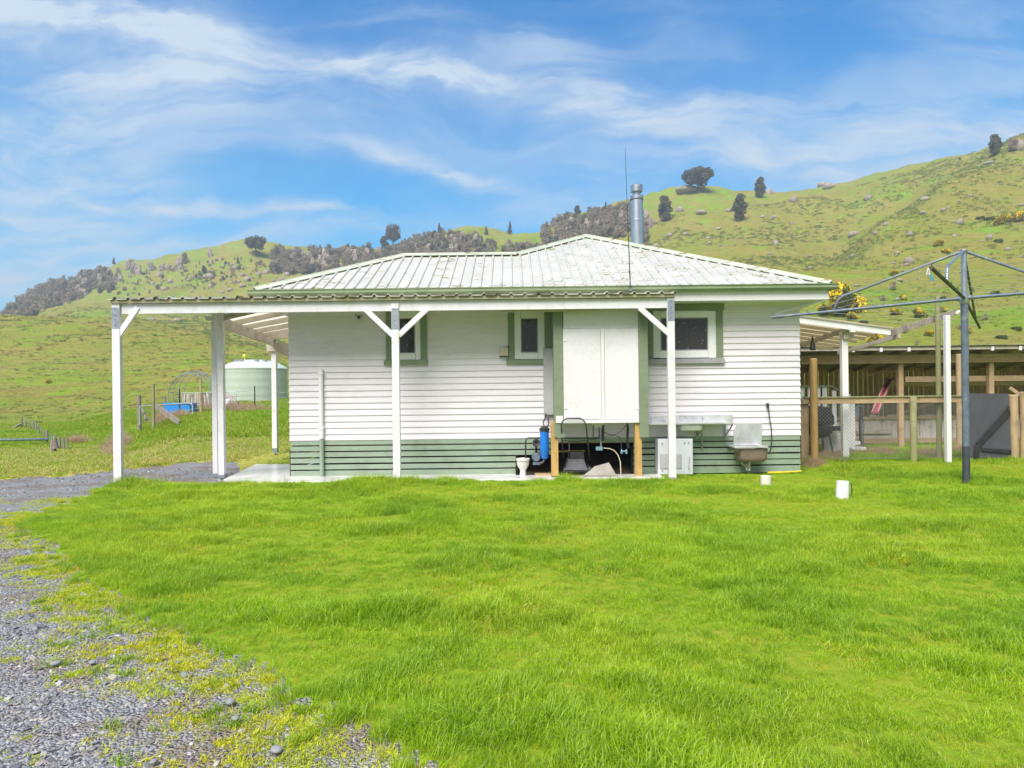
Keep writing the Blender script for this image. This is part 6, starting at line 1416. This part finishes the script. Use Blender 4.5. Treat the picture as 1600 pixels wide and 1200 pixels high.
# gorse: green bush, yellow flower
GB = crown_mesh('gorse_bush', M['gorseg'], 'bush', 1500, .035, 41); GF = crown_mesh('gorse_bloom', M['gorse'], 'bush', 1900, .030, 41)
def gorse(px, py, wpx, label, ymin=30, fl=1.0, grp=None):
    p = hit(px, py, ymin); s = wpx/F*p.y; o = bpy.data.objects.new('gorse_bush', GB); COL.objects.link(o); o.location = p; o.scale = (s, s, s*(1.35 if wpx > 40 else 1.1)); o.rotation_euler = (0, 0, random.random()*6); tag(o, label, 'gorse', grp)
    f_ = bpy.data.objects.new('yellow_bloom', GF); COL.objects.link(f_); f_.parent = o; f_.location = (0, 0, .03); k_ = random.uniform(.96, 1.07)*fl; f_.scale = (k_, k_, k_); f_.rotation_euler = (0, 0, random.uniform(-.5, .5))
for a in ((1320, 494, 62, 'largest yellow gorse bush just right of the house eave'), (1340, 480, 24, 'yellow gorse beside the large bush by the eave'), (1290, 492, 26, 'low gorse tucked under the house eave corner'), (1399, 492, 17, 'round yellow gorse midway along the clothes line arm'), (1437, 496, 24, 'gorse bush above the sloping plank'),
          (1411, 469, 12, 'small gorse above the clothes line arm on the bench'), (1332, 500, 20, 'gorse just above the porch roof edge'), (1368, 536, 22, 'gorse in the red bank above the shed roof'), (1397, 431, 14, 'small gorse on the green bench rim'), (1452, 525, 14, 'sparse gorse left of the mossy pole'),
          (1474, 488, 12, 'gorse tuft beside the plank end'), (1567, 352, 24, 'dense yellow gorse on the right hillside below the bush'), (1590, 346, 22, 'gorse at the right edge of the picture'), (1467, 384, 14, 'gorse bush on the slope above the top of the clothes line'), (1478, 396, 12, 'lower gorse bush just above the clothes line top'),
          (1510, 520, 14, 'gorse behind the clothes line post'), (75, 599, 10, 'lone gorse bush halfway up the left hill'), (168, 667, 10, 'tiny gorse beside the left carport post'), (1280, 508, 14, 'small gorse over the porch roof by the wall')):
    gorse(*a)
gb = [(1350, 505), (1412, 520), (1432, 540), (1500, 515), (1540, 500), (1565, 530), (1588, 516), (1555, 460), (1520, 455), (1380, 470), (1470, 470), (1425, 512), (1548, 345), (1560, 378), (1532, 342), (1396, 452)]
for px, py in gb:
    p = hit(px, py, 30); s = random.uniform(9, 20)/F*p.y; o = bpy.data.objects.new('scrub_bush', SP[0].data if random.random() < .5 else GB); COL.objects.link(o); o.location = p; o.scale = (s, s, s*.7); tag(o, 'low brown green scrub bush on the slope right of the house', 'bush', 'scrub bushes on the right slope')
# slips of bare earth, brush and rushes near the yard
RU = [tuft('r1', M['rushes'], 60, .20, .05, .20, .008, 1.3, 51), tuft('r2', M['rushes'], 50, .16, .08, .28, .007, 1.1, 52)]
P = []; 
for px, py, sx_, sy_, n in ((1300, 716, 26, 5, 90), (1335, 712, 18, 4, 40), (1375, 710, 24, 4, 80), (1450, 713, 22, 4, 70), (1505, 706, 14, 6, 90), (1272, 728, 18, 4, 50)):
    for _ in range(n): q = G(px+random.gauss(0, sx_*.5), py+random.gauss(0, sy_*.5)); P.append((q.x, q.y, tz(q.x, q.y)+.0))
n = len(P); scatter('dead_rushes', P, rots(n, .5), np.full((n, 3), .62), rng.integers(0, 2, n), RU, ('dry brown cut grass heaped along the foot of the timber fence', 'dry grass'))
P = []
for px, py, sx_, sy_, n, ym in ((262, 655, 16, 6, 130, 24), (285, 650, 10, 4, 60, 24), (190, 690, 10, 6, 60, 20), (175, 705, 8, 8, 50, 18), (120, 695, 14, 5, 60, 24), (360, 640, 50, 4, 160, 26)):
    for _ in range(n): q = hit(px+random.gauss(0, sx_*.5), py+random.gauss(0, sy_*.5), ym); P.append(tuple(q))
n = len(P); scatter('bank_brush', P, rots(n, .4), np.full((n, 3), 1.1), rng.integers(0, 2, n), RU, ('brown dead growth on the bank under the gate brace', 'brush'))
# bigger loose stones on the drive
SM = rock_mesh('flat_stone', 77, 1.4, 1, .35); SM.materials.clear(); SM.materials.append(mat('grey_stone', (.40, .40, .43), (.30, .30, .32), 5, .7, .6))
for px, py, wd, lb in ((87, 1037, 18, 'flat dark stone on the gravel at the left'), (145, 1035, 14, 'pale flat stone right of the dark one on the gravel'), (360, 1097, 20, 'pale stone on the gravel near the lawn edge'), (368, 1123, 16, 'smaller pale stone just below the one at the lawn edge'), (432, 1172, 24, 'light stone at the bottom of the gravel'), (240, 1190, 14, 'small grey stone at the bottom edge of the gravel'), (275, 1010, 8, 'tiny white stone on the bare soil beside the lawn')):
    q = G(px, py); s = wd/F*q.y; o = bpy.data.objects.new('loose_stone', SM); COL.objects.link(o); o.location = (q.x, q.y, s*.05); o.scale = (s/1.1, s/1.4, s*.42); o.rotation_euler = (0, 0, random.random()*6); tag(o, lb, 'stone')
# the air of a showery spring day
hz_ = MB(); hz_.box(-620, 620, -620, 620, -60, 112); m = bpy.data.materials.new('damp_air'); m.use_nodes = True; m.node_tree.nodes.clear(); t = NT(m.node_tree); o_ = t.n.new('ShaderNodeOutputMaterial'); pv = t.n.new('ShaderNodeVolumePrincipled'); pv.inputs['Color'].default_value = (.78, .87, .95, 1); pv.inputs['Density'].default_value = .00095; pv.inputs['Anisotropy'].default_value = .2; t.l.new(pv.outputs[0], o_.inputs['Volume'])
if HAZE:
    o = hz_.build('haze', m, None); o['kind'] = 'stuff'; o.display_type = 'WIRE'
